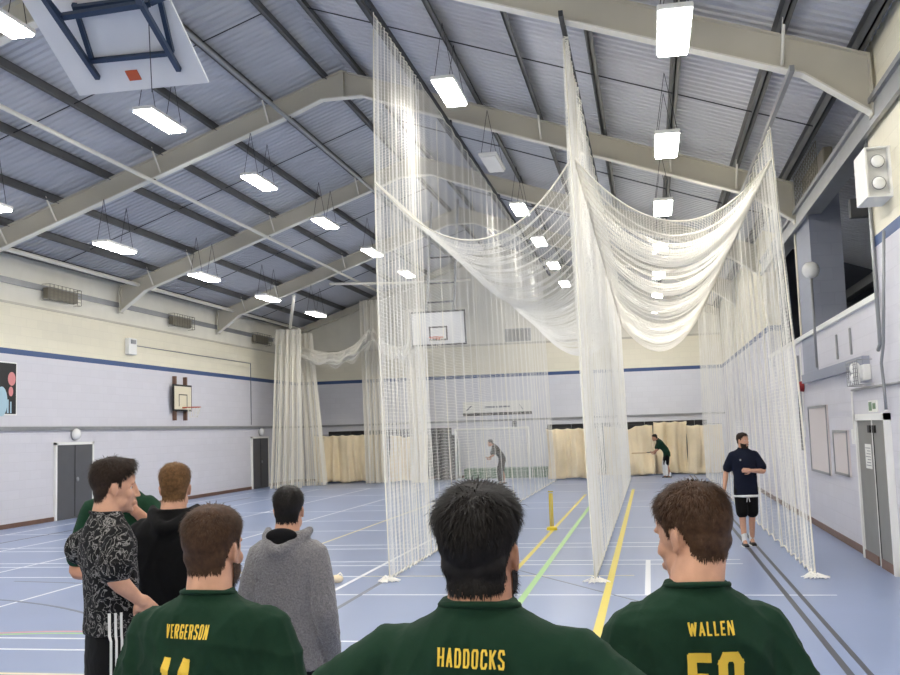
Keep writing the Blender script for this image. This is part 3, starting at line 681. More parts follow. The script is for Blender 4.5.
for nm, pts, rad, lb in (('conduit_pipe', [(-.04, 13.635, 5.6), (-.04, 13.63, 2.95), (-.04, 13.76, 2.88)], .026, 'thick grey conduit pipe running down beside the gallery opening'),
                    ('conduit_pipe', [(-.07, 12.86, 4.3), (-.07, 13.3, 2.95), (-.07, 13.5, 2.7), (-.07, 13.45, 2.4), (-.07, 13.42, 2.1)], .020, 'thin grey conduit pipe bending down to the double door frame'),
                    ('wall_rail', [(-.03, 10.0, 2.41), (-.03, 15.7, 2.42)], .018, 'thin grey rail running along the wall above the double doors')):
    tag(MB().tube([(XR+a, b, c) for a, b, c in pts], rad, 8).build(nm, M['steel'], smooth=True), lb, 'pipe')
t = empty('light_switch', (XR, 15.66, 1.62), label='white switch box with a drop conduit beside the double doors', cat='switch')
bevel(MB().box(-.06, 0, 0, .16, 0, .22).build('box', M['white'], t), .01); MB().tube([(-.03, .08, .22), (-.03, .08, .78)], .014, 6).build('drop_conduit', M['white'], t)
for y, w_ in ((15.6, 'closer to the double doors'), (16.7, 'closer to the pier')): tag(bevel(MB().box(XR-.03, XR, y, y+.06, 2.95, 3.35).build('wall_peg', M['steel']), .008), 'short grey upright bracket above the trunking, '+w_, 'bracket', 'brackets above the trunking')
t = empty('heater_guard', (XR+.10, 16.9, 6.05), label='wire guarded heater panel standing above the steel beam over the gallery', cat='heater')
bevel(MB().box(-.08, .08, .1, 2.4, .06, .46).build('casing', M['heater'], t), .02); mb = MB()
for k in range(15): mb.tube([(-.2, k*2.5/14, 0), (-.2, k*2.5/14, .54)], .008, 4)
for k in range(7): mb.tube([(-.2, 0, k*.09), (-.2, 2.5, k*.09)], .008, 4)
mb.build('wire_guard', M['mesh'], t)
t = empty('gallery_lamp', (4.6, 17.0, 5.05), label='small unlit lamp hanging inside the dark gallery', cat='lamp')
MB().box(-.25, .25, -.1, .1, .0, .06).build('housing', M['white'], t); MB().tube([(0, 0, .06), (0, 0, .3)], .012, 5).build('stem', M['rod'], t)
# ------------------------------------------------------------------ stumps and small floor things
p_ = on_ground(552, 530)
t = empty('stumps', (p_.x, p_.y, 0), label='yellow plastic cricket stumps on a round base, on the yellow floor line', cat='stumps')
MB().tube([(0, 0, 0), (0, 0, .05), (0, 0, .07)], [.11, .10, .05], 18).build('base', M['yellow'], t)
for dx in (-.028, 0, .028): MB().tube([(dx, 0, .05), (dx, 0, .72)], .012, 8).build('stump', M['yellow'], t, smooth=True)
MB().tube([(-.05, 0, .75), (.05, 0, .75)], .01, 6).build('bail', M['yellow'], t)
p_ = on_ground(337, 583)
t = empty('net_weight', (p_.x, p_.y, 0), label='small pale net weight lying on the floor beside the grey hooded top', cat='weight')
MB().ell((0, 0, .055), (.09, .07, .055)).build('bag', M['canvas'], t, smooth=True); MB().tube([(0, 0, .1), (.05, 0, .14), (.08, 0, .1)], .008, 5).build('loop', M['rope'], t)

# ------------------------------------------------------------------ people
def cloth(name, c, var=.06, bump=.35, bscale=9, rough=.9, sheen=.02): return mat(name, c, rough, var=var, vscale=14, bump=bump, bscale=bscale, spec=.2, sheen=sheen)
M.update(green_shirt=cloth('green_shirt', srgb(22, 50, 35)), green_shirt2=cloth('green_shirt_far', srgb(26, 58, 40)), black_cloth=cloth('black_cloth', srgb(14, 14, 16)),
         grey_knit=mat('grey_marl', srgb(118, 116, 118), .9, var=.28, vscale=120, bump=.5, bscale=90, spec=.1, sheen=.3), navy=cloth('navy_shirt', srgb(20, 25, 42)),
         skin=mat('skin', srgb(206, 158, 132), .5, var=.07, vscale=25, spec=.35), skin2=mat('skin_tanned', srgb(188, 138, 112), .5, var=.07, vscale=25, spec=.35),
         hair_black=mat('hair_black', srgb(24, 20, 18), .6, var=.35, vscale=70, spec=.25), hair_brown=mat('hair_brown', srgb(72, 50, 34), .6, var=.35, vscale=70, spec=.25),
         hair_dark=mat('hair_dark_brown', srgb(46, 33, 24), .6, var=.35, vscale=70, spec=.25), hair_fair=mat('hair_fair', srgb(112, 84, 56), .65, var=.3, vscale=60, spec=.12),
         eye=mat('eye_white', srgb(232, 228, 224), .2), iris=mat('iris', srgb(46, 34, 26), .2), lip=mat('lip', srgb(176, 112, 100), .5), white_cloth=cloth('white_cloth', srgb(228, 228, 226)),
         shoe=mat('black_shoe', srgb(22, 22, 24), .5), willow=mat('willow', srgb(206, 178, 130), .5), green_text=M['gold'])
def camo_mat():
    mt = mat('marbled_print', srgb(20, 20, 22), .85, spec=.2); nt = mt.node_tree; b = nt.nodes['Principled BSDF']
    tc = nt.nodes.new('ShaderNodeTexCoord'); n = nt.nodes.new('ShaderNodeTexNoise'); n.inputs['Scale'].default_value = 17; n.inputs['Detail'].default_value = 8; n.inputs['Distortion'].default_value = 1.6
    nt.links.new(tc.outputs['Object'], n.inputs[0]); cr = nt.nodes.new('ShaderNodeValToRGB'); e = cr.color_ramp.elements
    e[0].position = .47; e[0].color = srgb(22, 22, 24); e[1].position = .50; e[1].color = srgb(150, 148, 146)
    x = e.new(.53); x.color = srgb(24, 24, 26)
    nt.links.new(n.outputs[0], cr.inputs[0]); nt.links.new(cr.outputs[0], b.inputs['Base Color']); return mt
M['camo'] = camo_mat()
def remesh(mb, vox, smooth=2, disp=None):
    """fuse overlapping solids into one continuous surface"""
    me = bpy.data.meshes.new('t'); me.from_pydata(mb.v, [], mb.f)
    bm = bmesh.new(); bm.from_mesh(me); bmesh.ops.recalc_face_normals(bm, faces=bm.faces); bm.to_mesh(me); bm.free()
    o = bpy.data.objects.new('t', me); COL.objects.link(o)
    r = o.modifiers.new('r', 'REMESH'); r.mode = 'VOXEL'; r.voxel_size = vox
    s = o.modifiers.new('s', 'SMOOTH'); s.factor = .5; s.iterations = smooth
    bpy.context.view_layer.update()
    out = bpy.data.meshes.new_from_object(o.evaluated_get(bpy.context.evaluated_depsgraph_get()))
    bpy.data.objects.remove(o); bpy.data.meshes.remove(me)
    if disp:
        nv = len(out.vertices); co = np.zeros(nv*3, np.float32); out.vertices.foreach_get('co', co); co = co.reshape(-1, 3)
        no = np.zeros(nv*3, np.float32); out.vertices.foreach_get('normal', no); no = no.reshape(-1, 3)
        co = disp(co, no); out.vertices.foreach_set('co', co.astype(np.float32).ravel()); out.update()
    out.shade_smooth(); return out
def folds(amp, seed, hi=1.5):
    rg = np.random.default_rng(seed)
    W = [(rg.normal(size=3)*np.array([1, 1, .55])*(5+5*k), rg.uniform(0, 7), 1/(1+k*.5)) for k in range(6)]
    def f(co, no):
        d = np.zeros(len(co))
        for q, p, a in W:
            s = np.sin(co@q+p+1.2*np.sin(co@q[[1, 2, 0]]*.7)); d += a*(1-np.abs(s))**2
        lowness = np.clip((hi-co[:, 2])/.35, .25, 1)
        return co+no*((d-d.mean())*amp*lowness)[:, None]
    return f
def rings(mb, rows, n=28):
    """stack of superellipse rings: (centre, half width, half depth, exponent)"""
    v = []
    for c, a, b, e in rows:
        for j in range(n):
            t = 2*PI*j/n; cs, sn = math.cos(t), math.sin(t)
            v.append((c[0]+a*math.copysign(abs(cs)**(2/e), cs), c[1]+b*math.copysign(abs(sn)**(2/e), sn), c[2]))
    k = len(rows); f = [(i*n+j, i*n+(j+1) % n, (i+1)*n+(j+1) % n, (i+1)*n+j) for i in range(k-1) for j in range(n)]
    f += [tuple(range(n))[::-1], tuple((k-1)*n+j for j in range(n))]
    return mb.add(v, f)
def limb(mb, pts, rad, n=14, sub=5):
    P, R = [], []
    for i in range(len(pts)-1):
        for k in range(sub):
            f = k/sub; P.append(pts[i].lerp(pts[i+1], f)); R.append(rad[i]*(1-f)+rad[i+1]*f)
    P.append(pts[-1]); R.append(rad[-1])
    # soften the joints
    Q = [P[0]]+[(P[i-1]+2*P[i]+P[i+1])/4 for i in range(1, len(P)-1)]+[P[-1]]
    mb.tube(Q, R, n); mb.ell(Q[0], R[0]*.99, nu=n, nv=8); mb.ell(Q[-1], R[-1]*.99, nu=n, nv=8)
def hand(mb, wrist, dirv, palm_n, side, curl=.5, s=1.0):
    """palm with four unequal bent fingers and a thumb leaving its side; side=+1 puts the thumb towards +u"""
    d = dirv.normalized(); nrm = (palm_n-d*palm_n.dot(d)).normalized(); u = d.cross(nrm)*side
    Rm = Matrix((u, d, nrm)).transposed()
    mb.ell(wrist+d*.045*s, (.040*s, .055*s, .017*s), Rm); limb(mb, [wrist-d*.02, wrist+d*.03*s], [.027*s, .027*s], 10, 2)
    for k, (o, ln) in enumerate(((.030, .072), (.010, .080), (-.010, .075), (-.029, .060))):
        a = wrist+d*.082*s+u*o*s; pts = [a-d*.02*s, a]; ang = 0; q = a
        for j, f in enumerate((.45, .32, .23)):
            ang += curl*(.6+.35*j); q = q+(d*math.cos(ang)+nrm*math.sin(ang))*ln*f*s; pts.append(q)
        limb(mb, pts, [.0095*s, .0095*s, .009*s, .0085*s, .007*s], 8, 2)
    a = wrist+d*.025*s+u*.032*s
    limb(mb, [a, a+(u*.6+d*.6+nrm*.35)*.042*s, a+(u*.55+d*1.2+nrm*.8)*.052*s], [.013*s, .011*s, .008*s], 8, 3)
def head_parts(mb, T, beard=0):
    def e(c, r, R=None): mb.ell(T @ Vector(c), r, (T.to_3x3() @ R) if R is not None else T.to_3x3(), 18, 12)
    e((0, -.014, .040), (.0745, .096, .080)); e((0, .000, .010), (.072, .086, .075)); e((0, .028, -.030), (.058, .062, .082)); e((0, -.040, -.050), (.060, .038, .050)); e((0, -.052, -.012), (.062, .038, .045)); e((0, .038, -.078), (.047, .044, .034)); e((0, .070, -.098), (.022, .018, .017))
    e((0, .036, .046), (.060, .052, .046))
    for s in (-1, 1):
        e((s*.037, .056, -.024), (.023, .022, .024)); e((s*.044, .018, -.060), (.018, .040, .034)); e((s*.022, .075, .026), (.027, .013, .011))
        e((s*.0745, -.008, -.006), (.0075, .016, .027), Matrix.Rotation(s*.35, 3, 'Z')); e((s*.0790, -.016, .004), (.005, .010, .020), Matrix.Rotation(s*.5, 3, 'Z')); e((s*.074, -.002, -.028), (.006, .008, .009)); e((s*.0095, .097, -.035), (.0070, .0095, .0060))
    limb(mb, [T @ Vector(q) for q in ((0, .086, .020), (0, .098, -.008), (0, .107, -.030))], [.0075, .0080, .0098], 10, 3)
    e((0, .092, -.060), (.021, .010, .006)); e((0, .090, -.070), (.018, .010, .007)); e((0, .085, -.065), (.026, .012, .014))
HL_Y = [-.12, -.06, -.040, -.030, -.020, .004, .008, .020, .026, .045, .060, .090]
HL_Z = [-.058, -.056, -.036, .000, .026, .028, .004, .004, .034, .056, .074, .082]
def scalp_shell(skull, Tk, mask_fn, thick_fn, name):
    """faces of the head inside a mask, pushed out along their normals"""
    co = np.array([v.co[:] for v in skull.vertices]); no = np.array([v.normal[:] for v in skull.vertices])
    Ti = np.array(Tk.inverted()); loc = co@Ti[:3, :3].T+Ti[:3, 3]; nl = no@np.array(Tk.to_3x3())
    mk = mask_fn(loc); fs = [tuple(p.vertices) for p in skull.polygons if all(mk[i] > 0 for i in p.vertices)]
    used = sorted({i for f in fs for i in f}); ix = {a: b for b, a in enumerate(used)}
    L = loc[used]; N = nl[used]; F = [tuple(ix[i] for i in f) for f in fs]
    return L, N, F, mk[used]
def make_hair(skull, Tk, style, seed, dense=5200, length=.03, volume=1.0):
    def mask(p):
        zl = np.interp(p[:, 1], HL_Y, HL_Z); f = (p[:, 2]-zl)/.03
        f = np.where((np.abs(p[:, 0]) > .0785) & (p[:, 2] < .030), -1, f)
        return np.where(np.abs(p[:, 0]) < .1, f, -1)*np.where(p[:, 2] < -.060, 0, 1)
    L, N, F, mk = scalp_shell(skull, Tk, mask, None, 'hair')
    rg = np.random.default_rng(seed); fall = np.clip(mk, .0, 1)**.7
    top = np.clip((L[:, 2]-.02)/.07, 0, 1); back = np.clip((-L[:, 1]-.02)/.06, 0, 1)
    th = (.004+.005*back+(.014 if style == 'short' else .020)*top*np.clip(N[:, 2]*1.1+.12, .18, 1))*volume
    fr = np.clip((L[:, 1]-.02)/.05, 0, 1)*np.clip((L[:, 2]-.06)/.03, 0, 1)
    push = np.zeros_like(L)
    if style == 'quiff': push = fr[:, None]*np.array([0, .020, .030])[None]
    elif style == 'short': push = fr[:, None]*np.array([0, .008, .004])[None]
    elif style == 'full': push = fr[:, None]*np.array([0, .006, .008])[None]
    cl = np.array([noise.noise(Vector(q)*34)*.5+noise.noise(Vector((q[0]*120, q[1]*80, q[2]*50)))*.25 for q in L])
    P = L+N*(th*fall*(1+cl*.55)+.0015)[:, None]+push*fall[:, None]
    # relax the surface a little so that lumps of the scalp do not print through
    nb = [[] for _ in L]
    for f in F:
        for a, b in zip(f, f[1:]+f[:1]): nb[a].append(b); nb[b].append(a)
    for _ in range(8): P = np.array([.5*P[i]+.5*P[n].mean(0) if len(n) >= 6 else P[i] for i, n in enumerate(nb)])
    V = [P]; F3 = []; base = len(P); crown = np.array([.012, -.045, .13]); idx = rg.integers(0, len(P), dense)
    for i in idx:
        p = P[i]; nl = N[i]
        near_c = np.hypot(p[0]-crown[0], p[1]-crown[1]) < .022
        flow = p-crown; flow[2] -= .06+.05*back[i]; flow = flow-nl*flow.dot(nl); flow /= np.linalg.norm(flow)+1e-6
        d = flow*(.9+.3*rg.random())+nl*(.10+.16*top[i])+rg.normal(size=3)*(.12+.12*top[i]); d /= np.linalg.norm(d)
        ln = length*(.5+.7*rg.random())*(.35+.65*max(top[i], .5*back[i]))*(.55 if near_c else 1); w_ = np.cross(d, nl); w_ /= np.linalg.norm(w_)+1e-6
        a = p-nl*.003; b = a+d*ln*.55; c = b+(d-nl*.5)*ln*.5; wd = .0013
        V.append(np.array([a-w_*wd, a+w_*wd, b+w_*wd*.8, b-w_*wd*.8, c])); F3 += [(base, base+1, base+2, base+3), (base+3, base+2, base+4)]; base += 5
    A = np.concatenate(V); R = np.array(Tk.to_3x3()); A = A@R.T+np.array(Tk.translation)
    out = bpy.data.meshes.new('hair'); out.from_pydata(A.tolist(), [], F+F3); out.shade_smooth(); return out
def make_beard(skull, Tk, seed, dense=900):
    def mask(p):
        m = (p[:, 1] > -.005) & (p[:, 2] < -.030-.22*np.clip(p[:, 1], 0, .1)) & (p[:, 2] > -.122) & ~((np.abs(p[:, 0]) < .021) & (p[:, 2] > -.077) & (p[:, 2] < -.055) & (p[:, 1] > .07)) & (np.abs(p[:, 0]) < .075) & ~((p[:, 2] > -.046) & (np.abs(p[:, 0]) < .02))
        m |= (np.abs(p[:, 0]) < .030) & (p[:, 1] > .075) & (p[:, 2] < -.043) & (p[:, 2] > -.054)
        return m.astype(float)
    L, N, F, mk = scalp_shell(skull, Tk, mask, None, 'beard'); rg = np.random.default_rng(seed)
    P = L+N*.0035; V = [P]; F3 = []; base = len(P)
    for i in rg.integers(0, max(1, len(P)), dense if len(P) else 0):
        d = N[i]*.6+np.array([0, .1, -.8])+rg.normal(size=3)*.25; d /= np.linalg.norm(d); w_ = np.cross(d, N[i]); w_ /= np.linalg.norm(w_)+1e-6; a = P[i]; 
        V.append(np.array([a-w_*.001, a+w_*.001, a+d*.011])); F3.append((base, base+1, base+2)); base += 3
    A = np.concatenate(V)@np.array(Tk.to_3x3()).T+np.array(Tk.translation)
    out = bpy.data.meshes.new('beard'); out.from_pydata(A.tolist(), [], F+F3); out.shade_smooth(); return out
GLY = {'V': [[(0, 1), (.5, 0), (1, 1)]], 'E': [[(1, 1), (0, 1), (0, 0), (1, 0)], [(0, .5), (.8, .5)]], 'R': [[(0, 0), (0, 1), (.8, 1), (1, .88), (1, .62), (.8, .5), (0, .5)], [(.6, .5), (1, 0)]],
       'G': [[(1, .8), (.85, 1), (.15, 1), (0, .85), (0, .15), (.15, 0), (.85, 0), (1, .15), (1, .45), (.55, .45)]], 'S': [[(1, .82), (.85, 1), (.15, 1), (0, .85), (0, .65), (1, .38), (1, .15), (.85, 0), (.15, 0), (0, .18)]],
       'O': [[(.2, 0), (0, .12), (0, .88), (.2, 1), (.8, 1), (1, .88), (1, .12), (.8, 0), (.2, 0)]], 'N': [[(0, 0), (0, 1), (1, 0), (1, 1)]], 'H': [[(0, 0), (0, 1)], [(1, 0), (1, 1)], [(0, .5), (1, .5)]],
       'A': [[(0, 0), (.5, 1), (1, 0)], [(.2, .28), (.8, .28)]], 'D': [[(0, 0), (0, 1), (.75, 1), (1, .82), (1, .18), (.75, 0), (0, 0)]], 'C': [[(1, .75), (1, .85), (.8, 1), (.2, 1), (0, .85), (0, .15), (.2, 0), (.8, 0), (1, .15), (1, .25)]],
       'K': [[(0, 0), (0, 1)], [(1, 1), (.1, .45)], [(.35, .6), (1, 0)]], 'W': [[(0, 1), (.25, 0), (.5, .9), (.75, 0), (1, 1)]], 'L': [[(0, 1), (0, 0), (1, 0)]],
       '1': [[(.2, .8), (.6, 1), (.6, 0)]], '4': [[(.75, 0), (.75, 1), (0, .28), (1, .28)]], '5': [[(1, 1), (.05, 1), (.05, .58), (.8, .58), (1, .45), (1, .14), (.8, 0), (.15, 0), (0, .15), (0, .25)]], '0': [[(.2, 0), (0, .12), (0, .88), (.2, 1), (.8, 1), (1, .88), (1, .12), (.8, 0), (.2, 0)]]}
def print_text(text, shirt, cx, cz, wd, ht, stroke, parent, name, tilt=0, front=False, gap=.35):
    """block capitals laid onto the curved cloth, every glyph wrapped on the surface"""
    me = shirt.data; tree = BVHTree.FromPolygons([v.co for v in me.vertices], [tuple(p.vertices) for p in me.polygons])
    unit = [(.6 if c == '1' else 1.35 if c == 'W' else .8 if c in 'EL' else 1) for c in text]
    tot = sum(unit)+gap*(len(text)-1); k = wd/tot; x = -wd/2; sg = -1 if front else 1
    mb = MB()
    for c, un in zip(text, unit):
        gw = un*k; h2 = stroke/2
        for pl_ in GLY[c]:
            for (a, b) in zip(pl_[:-1], pl_[1:]):
                A = Vector((x+h2+a[0]*(gw-stroke), -ht/2+h2+a[1]*(ht-stroke))); B = Vector((x+h2+b[0]*(gw-stroke), -ht/2+h2+b[1]*(ht-stroke)))
                t = (B-A).normalized(); s = Vector((-t.y, t.x))*h2; A = A-t*h2*.7; B = B+t*h2*.7; n = max(1, int((B-A).length/.008)); v = []
                for i in range(n+1):
                    q = A.lerp(B, i/n)
                    for r_ in (q-s, q, q+s):
                        X = cx+sg*(r_.x*math.cos(tilt)-r_.y*math.sin(tilt)); Z = cz+r_.y*math.cos(tilt)+r_.x*math.sin(tilt)
                        hit = tree.ray_cast(Vector((X, 1 if front else -1, Z)), Vector((0, -1 if front else 1, 0)))
                        v.append((hit[0]+hit[1].normalized()*(.0028 if hit[1].y*(-1 if front else 1) < 0 else -.0028)) if hit[0] else Vector((X, 0, Z)))
                mb.add(v, [(i*3+j, (i+1)*3+j, (i+1)*3+j+1, i*3+j+1) for i in range(n) for j in range(2)])
        x += gw+gap*k
    o = link(name, mb.mesh(name), M['gold'], parent); return o
def person(label, loc, rz, H, skin='skin', hair=('short', 'hair_brown', 3), hyaw=0, hpitch=0, lean=0, top='tee', top_m='green_shirt', legs='trousers', leg_m='black_cloth',
           armL=None, armR=None, handL=None, handR=None, stance=.10, step=0, vox=.008, beard=None, girth=1.0, group=None, shoulder=1.0, seed=1, kneeb=0, hair_n=5200, hair_len=.03, foldamp=.006, shoe_m='shoe', neck_fwd=0, hair_vol=1.0, shrug=0, hem=None):
    """armL / armR: (elbow, wrist) in local metres for a 1.8 m figure, +Y ahead, +X the person's right"""
    k = H/1.8
    root = empty('person', loc, rz, label=label, cat='person', group=group)
    bend_p = Vector((0, 0, .95))
    def bd(p):
        p = Vector(p); f = min(1, max(0, (p.z-.88)/.34)); f = f*f*(3-2*f)
        return bend_p+Matrix.Rotation(-lean*f, 3, 'X') @ (p-bend_p)
    def fin(mb): mb.v = [tuple(Vector(q)*k) for q in mb.v]; return mb
    def bend(mb): mb.v = [tuple(bd(q)) for q in mb.v]; return mb
    dl = {'L': armL or ((-.26, -.04, 1.14), (-.27, .06, .88)), 'R': armR or ((.26, -.04, 1.14), (.27, .06, .88))}
    hd = {'L': handL, 'R': handR}; sh = {}
    for sd, sx in (('L', -1), ('R', 1)): sh[sd] = bd((sx*.172*shoulder, -.015, 1.440+shrug))
    # ---- head
    T = Matrix.Translation(bd((0, .015+neck_fwd, 1.655))) @ Matrix.Rotation(-lean, 4, 'X') @ Matrix.Rotation(hyaw, 4, 'Z') @ Matrix.Rotation(hpitch, 4, 'X')
    fine = MB(); head_parts(fine, T)
    nb = bd((0, -.03, 1.46)); limb(fine, [nb, bd((0, -.024, 1.54)), T @ Vector((0, -.022, -.040))], [.074, .068, .064], 16, 4)
    rings(fine, [(Vector((0, -.02, 1.32)), .10, .07, 2), (Vector((0, -.02, 1.40)), .13, .07, 2), (Vector((0, -.025, 1.49)), .085, .06, 2), (Vector((0, -.025, 1.52)), .06, .05, 2)]) if lean == 0 else None
    for sd, sx in (('L', -1), ('R', 1)):
        E_, W_ = Vector(dl[sd][0]), Vector(dl[sd][1])
        limb(fine, [sh[sd].lerp(E_, .55), E_, E_.lerp(W_, .35), W_], [.046, .041, .041, .028], 14, 4)
        hv = hd[sd] or ((W_-E_).normalized(), Vector((-sx, .1, 0)), .45)
        hand(fine, W_, Vector(hv[0]), Vector(hv[1]), -sx if len(hv) < 4 else hv[3], hv[2], 1.0)
    fine = fin(fine); skull = remesh(fine, vox*.7, 3)
    core = MB(); rings(core, [((0, 0, .86), .15, .10, 2.3), ((0, 0, 1.0), .14, .095, 2.3), ((0, -.01, 1.2), .15, .10, 2.4), ((0, -.015, 1.36), .155, .095, 2.4), ((0, -.02, 1.44), .11, .075, 2.2)]); bend(core)
    feet = {}
    for sd, sx in (('L', -1), ('R', 1)):
        st = step*sx
        hip = Vector((sx*.088, 0, .92)); ank = Vector((sx*stance, st*.5-.02, .085)); kn = hip.lerp(ank, .5)+Vector((sx*.005, .025+kneeb, 0)); feet[sd] = (hip, kn, ank)
        limb(core, [hip, kn, kn.lerp(ank, .3)+Vector((0, -.012, 0)), ank], [.078, .052, .052, .036], 14, 4)
        limb(core, [ank, ank+Vector((0, .09, -.045))], [.036, .03], 10, 3)
    body = remesh(fin(core), .012, 1)
    # one body mesh: head, neck and bare arms at fine resolution, the covered trunk coarser
    bm = bmesh.new(); bm.from_mesh(skull); bm.from_mesh(body)
    for v in bm.verts:     # eye sockets
        q = T.inverted() @ (v.co/k)
        for s in (-1, 1):
            d = (q-Vector((s*.031, .085, .006))).length
            if d < .024: v.co += (T.to_3x3() @ Vector((0, -.0085, 0)))*k*(1-(d/.024)**2)
    bme = bpy.data.meshes.new('body'); bm.to_mesh(bme); bm.free(); bme.shade_smooth(); link('body', bme, M[skin], root)
    Tk = Matrix.Translation(T.translation*k) @ (T.to_3x3()*k).to_4x4()
    tr = BVHTree.FromPolygons([v.co for v in bme.vertices], [tuple(q.vertices) for q in bme.polygons])
    def face_at(x, z):
        o_ = Tk @ Vector((x, .4, z)); hit = tr.ray_cast(o_, (Tk.to_3x3() @ Vector((0, -1, 0))).normalized())
        return (Tk.inverted() @ hit[0]).y if hit[0] else .08
    for s in (-1, 1):
        fy = face_at(s*.031, .006)
        ey_ = MB().ell(Tk @ Vector((s*.031, fy-.0085, .006)), .0115*k, nu=12, nv=8).build('eye', M['eye'], root, smooth=True)
        MB().ell(Tk @ Vector((s*.031, fy+.0005, .006)), .0050*k, nu=10, nv=6).build('iris', M['iris'], ey_, smooth=True)
        lid = MB(); limb(lid, [Tk @ Vector((s*x, face_at(s*x, .014)-.001, z)) for x, z in ((.018, .010), (.031, .0155), (.044, .010))], [.0025*k, .0035*k, .0025*k], 8, 3); lid.build('eyelid', M[skin], ey_, smooth=True)
        br = MB(); limb(br, [Tk @ Vector((s*x, face_at(s*x, z)-.0020, z)) for x, z in ((.012, .027), (.028, .031), (.040, .028))], [.0030*k, .0038*k, .0022*k], 8, 3); br.build('eyebrow', M[hair[1]], root, smooth=True)
    lp = MB()
    for z, r in ((-.0605, .0042), (-.0695, .0048)): limb(lp, [Tk @ Vector((x, face_at(x, z)-.002, z)) for x in (-.018, 0, .018)], [.002*k, r*k, .002*k], 8, 3)
    lp.build('lips', M['lip'], root, smooth=True)
    link('hair', make_hair(skull, Tk, hair[0], hair[2], hair_n, hair_len, hair_vol), M[hair[1]], root)
    if beard: link('beard', make_beard(skull, Tk, seed), M[beard], root)
    # ---- top
    G = girth; tp = MB(); hoodie = top in ('hoodie',)
    pad = 1.06 if hoodie else 1.0; hem = hem or (.84 if hoodie else .80)
    rings(tp, [((0, .0, hem), .190*G*pad, .132*G*pad, 2.4), ((0, .0, max(.95, hem+.06)), .183*G*pad, .128*G*pad, 2.4), ((0, -.002, 1.10), .180*G*pad, .124*G*pad, 2.4), ((0, -.008, 1.24), .194*G*pad, .128*G*pad, 2.5),
               ((0, -.014, 1.34), .200*shoulder*pad, .126*G*pad, 2.5), ((0, -.020, 1.42), .205*shoulder*pad, .116*pad, 2.4), ((0, -.024, 1.462+shrug), .192*shoulder*pad, .102*pad, 2.2), ((0, -.027, 1.492+shrug), .158*shoulder*pad, .090*pad, 2.1),
               ((0, -.028, 1.515+shrug), .118*pad, .080*pad, 2.0), ((0, -.027, 1.533+shrug), .086*pad, .070*pad, 2), ((0, -.026, 1.541+shrug), .082*pad, .073*pad, 2), ((0, -.026, 1.555+shrug), .078*pad, .070*pad, 2)], 36)
    for s in (-1, 1): tp.ell((s*.085, -.085, 1.36), (.080, .045, .12))
    bend(tp)
    for sd, sx in (('L', -1), ('R', 1)):
        E_, W_ = Vector(dl[sd][0]), Vector(dl[sd][1]); S_ = sh[sd]
        if hoodie: limb(tp, [S_.lerp(bd((0, -.02, 1.42)), .35), S_, S_.lerp(E_, .5), E_, E_.lerp(W_, .5), E_.lerp(W_, .96)], [.070, .074, .074, .066, .058, .044], 16, 4)
        else: limb(tp, [S_.lerp(bd((0, -.02, 1.42)), .35), S_, S_.lerp(E_, .35), S_.lerp(E_, .74)], [.056, .066, .074, .080], 18, 4)
    if top == 'hoodie':
        hood = [bd((.118*t_+.0*t_, -.140+.145*t_*t_, 1.462+.092*t_*t_)) for t_ in np.linspace(-1, 1, 15)]
        limb(tp, hood, [.022]+[.035]*13+[.022], 14, 2)
        tp.ell(bd((0, -.118, 1.435)), (.098, .034, .060)); tp.ell(bd((0, -.118, 1.40)), (.062, .030, .065))
    tme = remesh(fin(tp), vox, 10 if not hoodie else 3, folds(foldamp, seed, 1.62*k)); shirt = link('shirt' if not hoodie else 'hooded_top', tme, M[top_m], root)
    if not hoodie:
        col = [bd((.0775*math.cos(a), -.026+.071*math.sin(a), 1.540+shrug+.012*-math.sin(a)))*k for a in np.linspace(0, 2*PI, 24, endpoint=False)]
        MB().tube(col, .0075*k, 8, closed=True).build('collar', M[top_m], shirt, smooth=True)
        for sd in 'LR':
            E_ = Vector(dl[sd][0]); c = sh[sd].lerp(E_, .735); d = (E_-sh[sd]).normalized(); u = d.orthogonal().normalized(); w_ = d.cross(u)
            MB().tube([(c+(u*math.cos(a)+w_*math.sin(a))*.0745)*k for a in np.linspace(0, 2*PI, 22, endpoint=False)], .0075*k, 6, closed=True).build('sleeve_hem', M[top_m], shirt, smooth=True)
    # ---- legs
    lg = MB(); rings(lg, [((0, 0, .80), .172*max(G, .96), .118*max(G, .96), 2.3), ((0, 0, .88), .172*max(G, .96), .118*max(G, .96), 2.4), ((0, 0, .98), .158*max(G, 1), .110*max(G, 1), 2.3), ((0, 0, max(.99, hem+.03)), .156*max(G, 1), .109*max(G, 1), 2.3)])
    for sd, sx in (('L', -1), ('R', 1)):
        hip, kn, ank = feet[sd]
        if legs == 'shorts': limb(lg, [hip, hip.lerp(kn, .45), hip.lerp(kn, .92)], [.100, .100, .098], 16, 4)
        else: limb(lg, [hip, kn, kn.lerp(ank, .5), ank+Vector((0, 0, .02))], [.086, .076, .068, .056], 16, 4)
    link('shorts' if legs == 'shorts' else 'trousers', remesh(fin(lg), .011, 2, folds(.004, seed+5, 2)), M[leg_m], root)
    for sd in 'LR':
        a = feet[sd][2]; sm = MB()
        sm.ell(a+Vector((0, .00, -.045)), (.042, .060, .040)); sm.ell(a+Vector((0, .085, -.055)), (.046, .085, .030)); sm.ell(a+Vector((0, .0, -.01)), (.040, .045, .035)); sm.box(a.x-.042, a.x+.042, a.y-.06, a.y+.165, .002, .022)
        so = link('shoe', remesh(fin(sm), .008, 1), M[shoe_m], root)
        MB().box((a.x-.044)*k, (a.x+.044)*k, (a.y-.062)*k, (a.y+.16)*k, .0, .018*k).build('sole', M['white'] if legs == 'shorts' else M['black'], so)
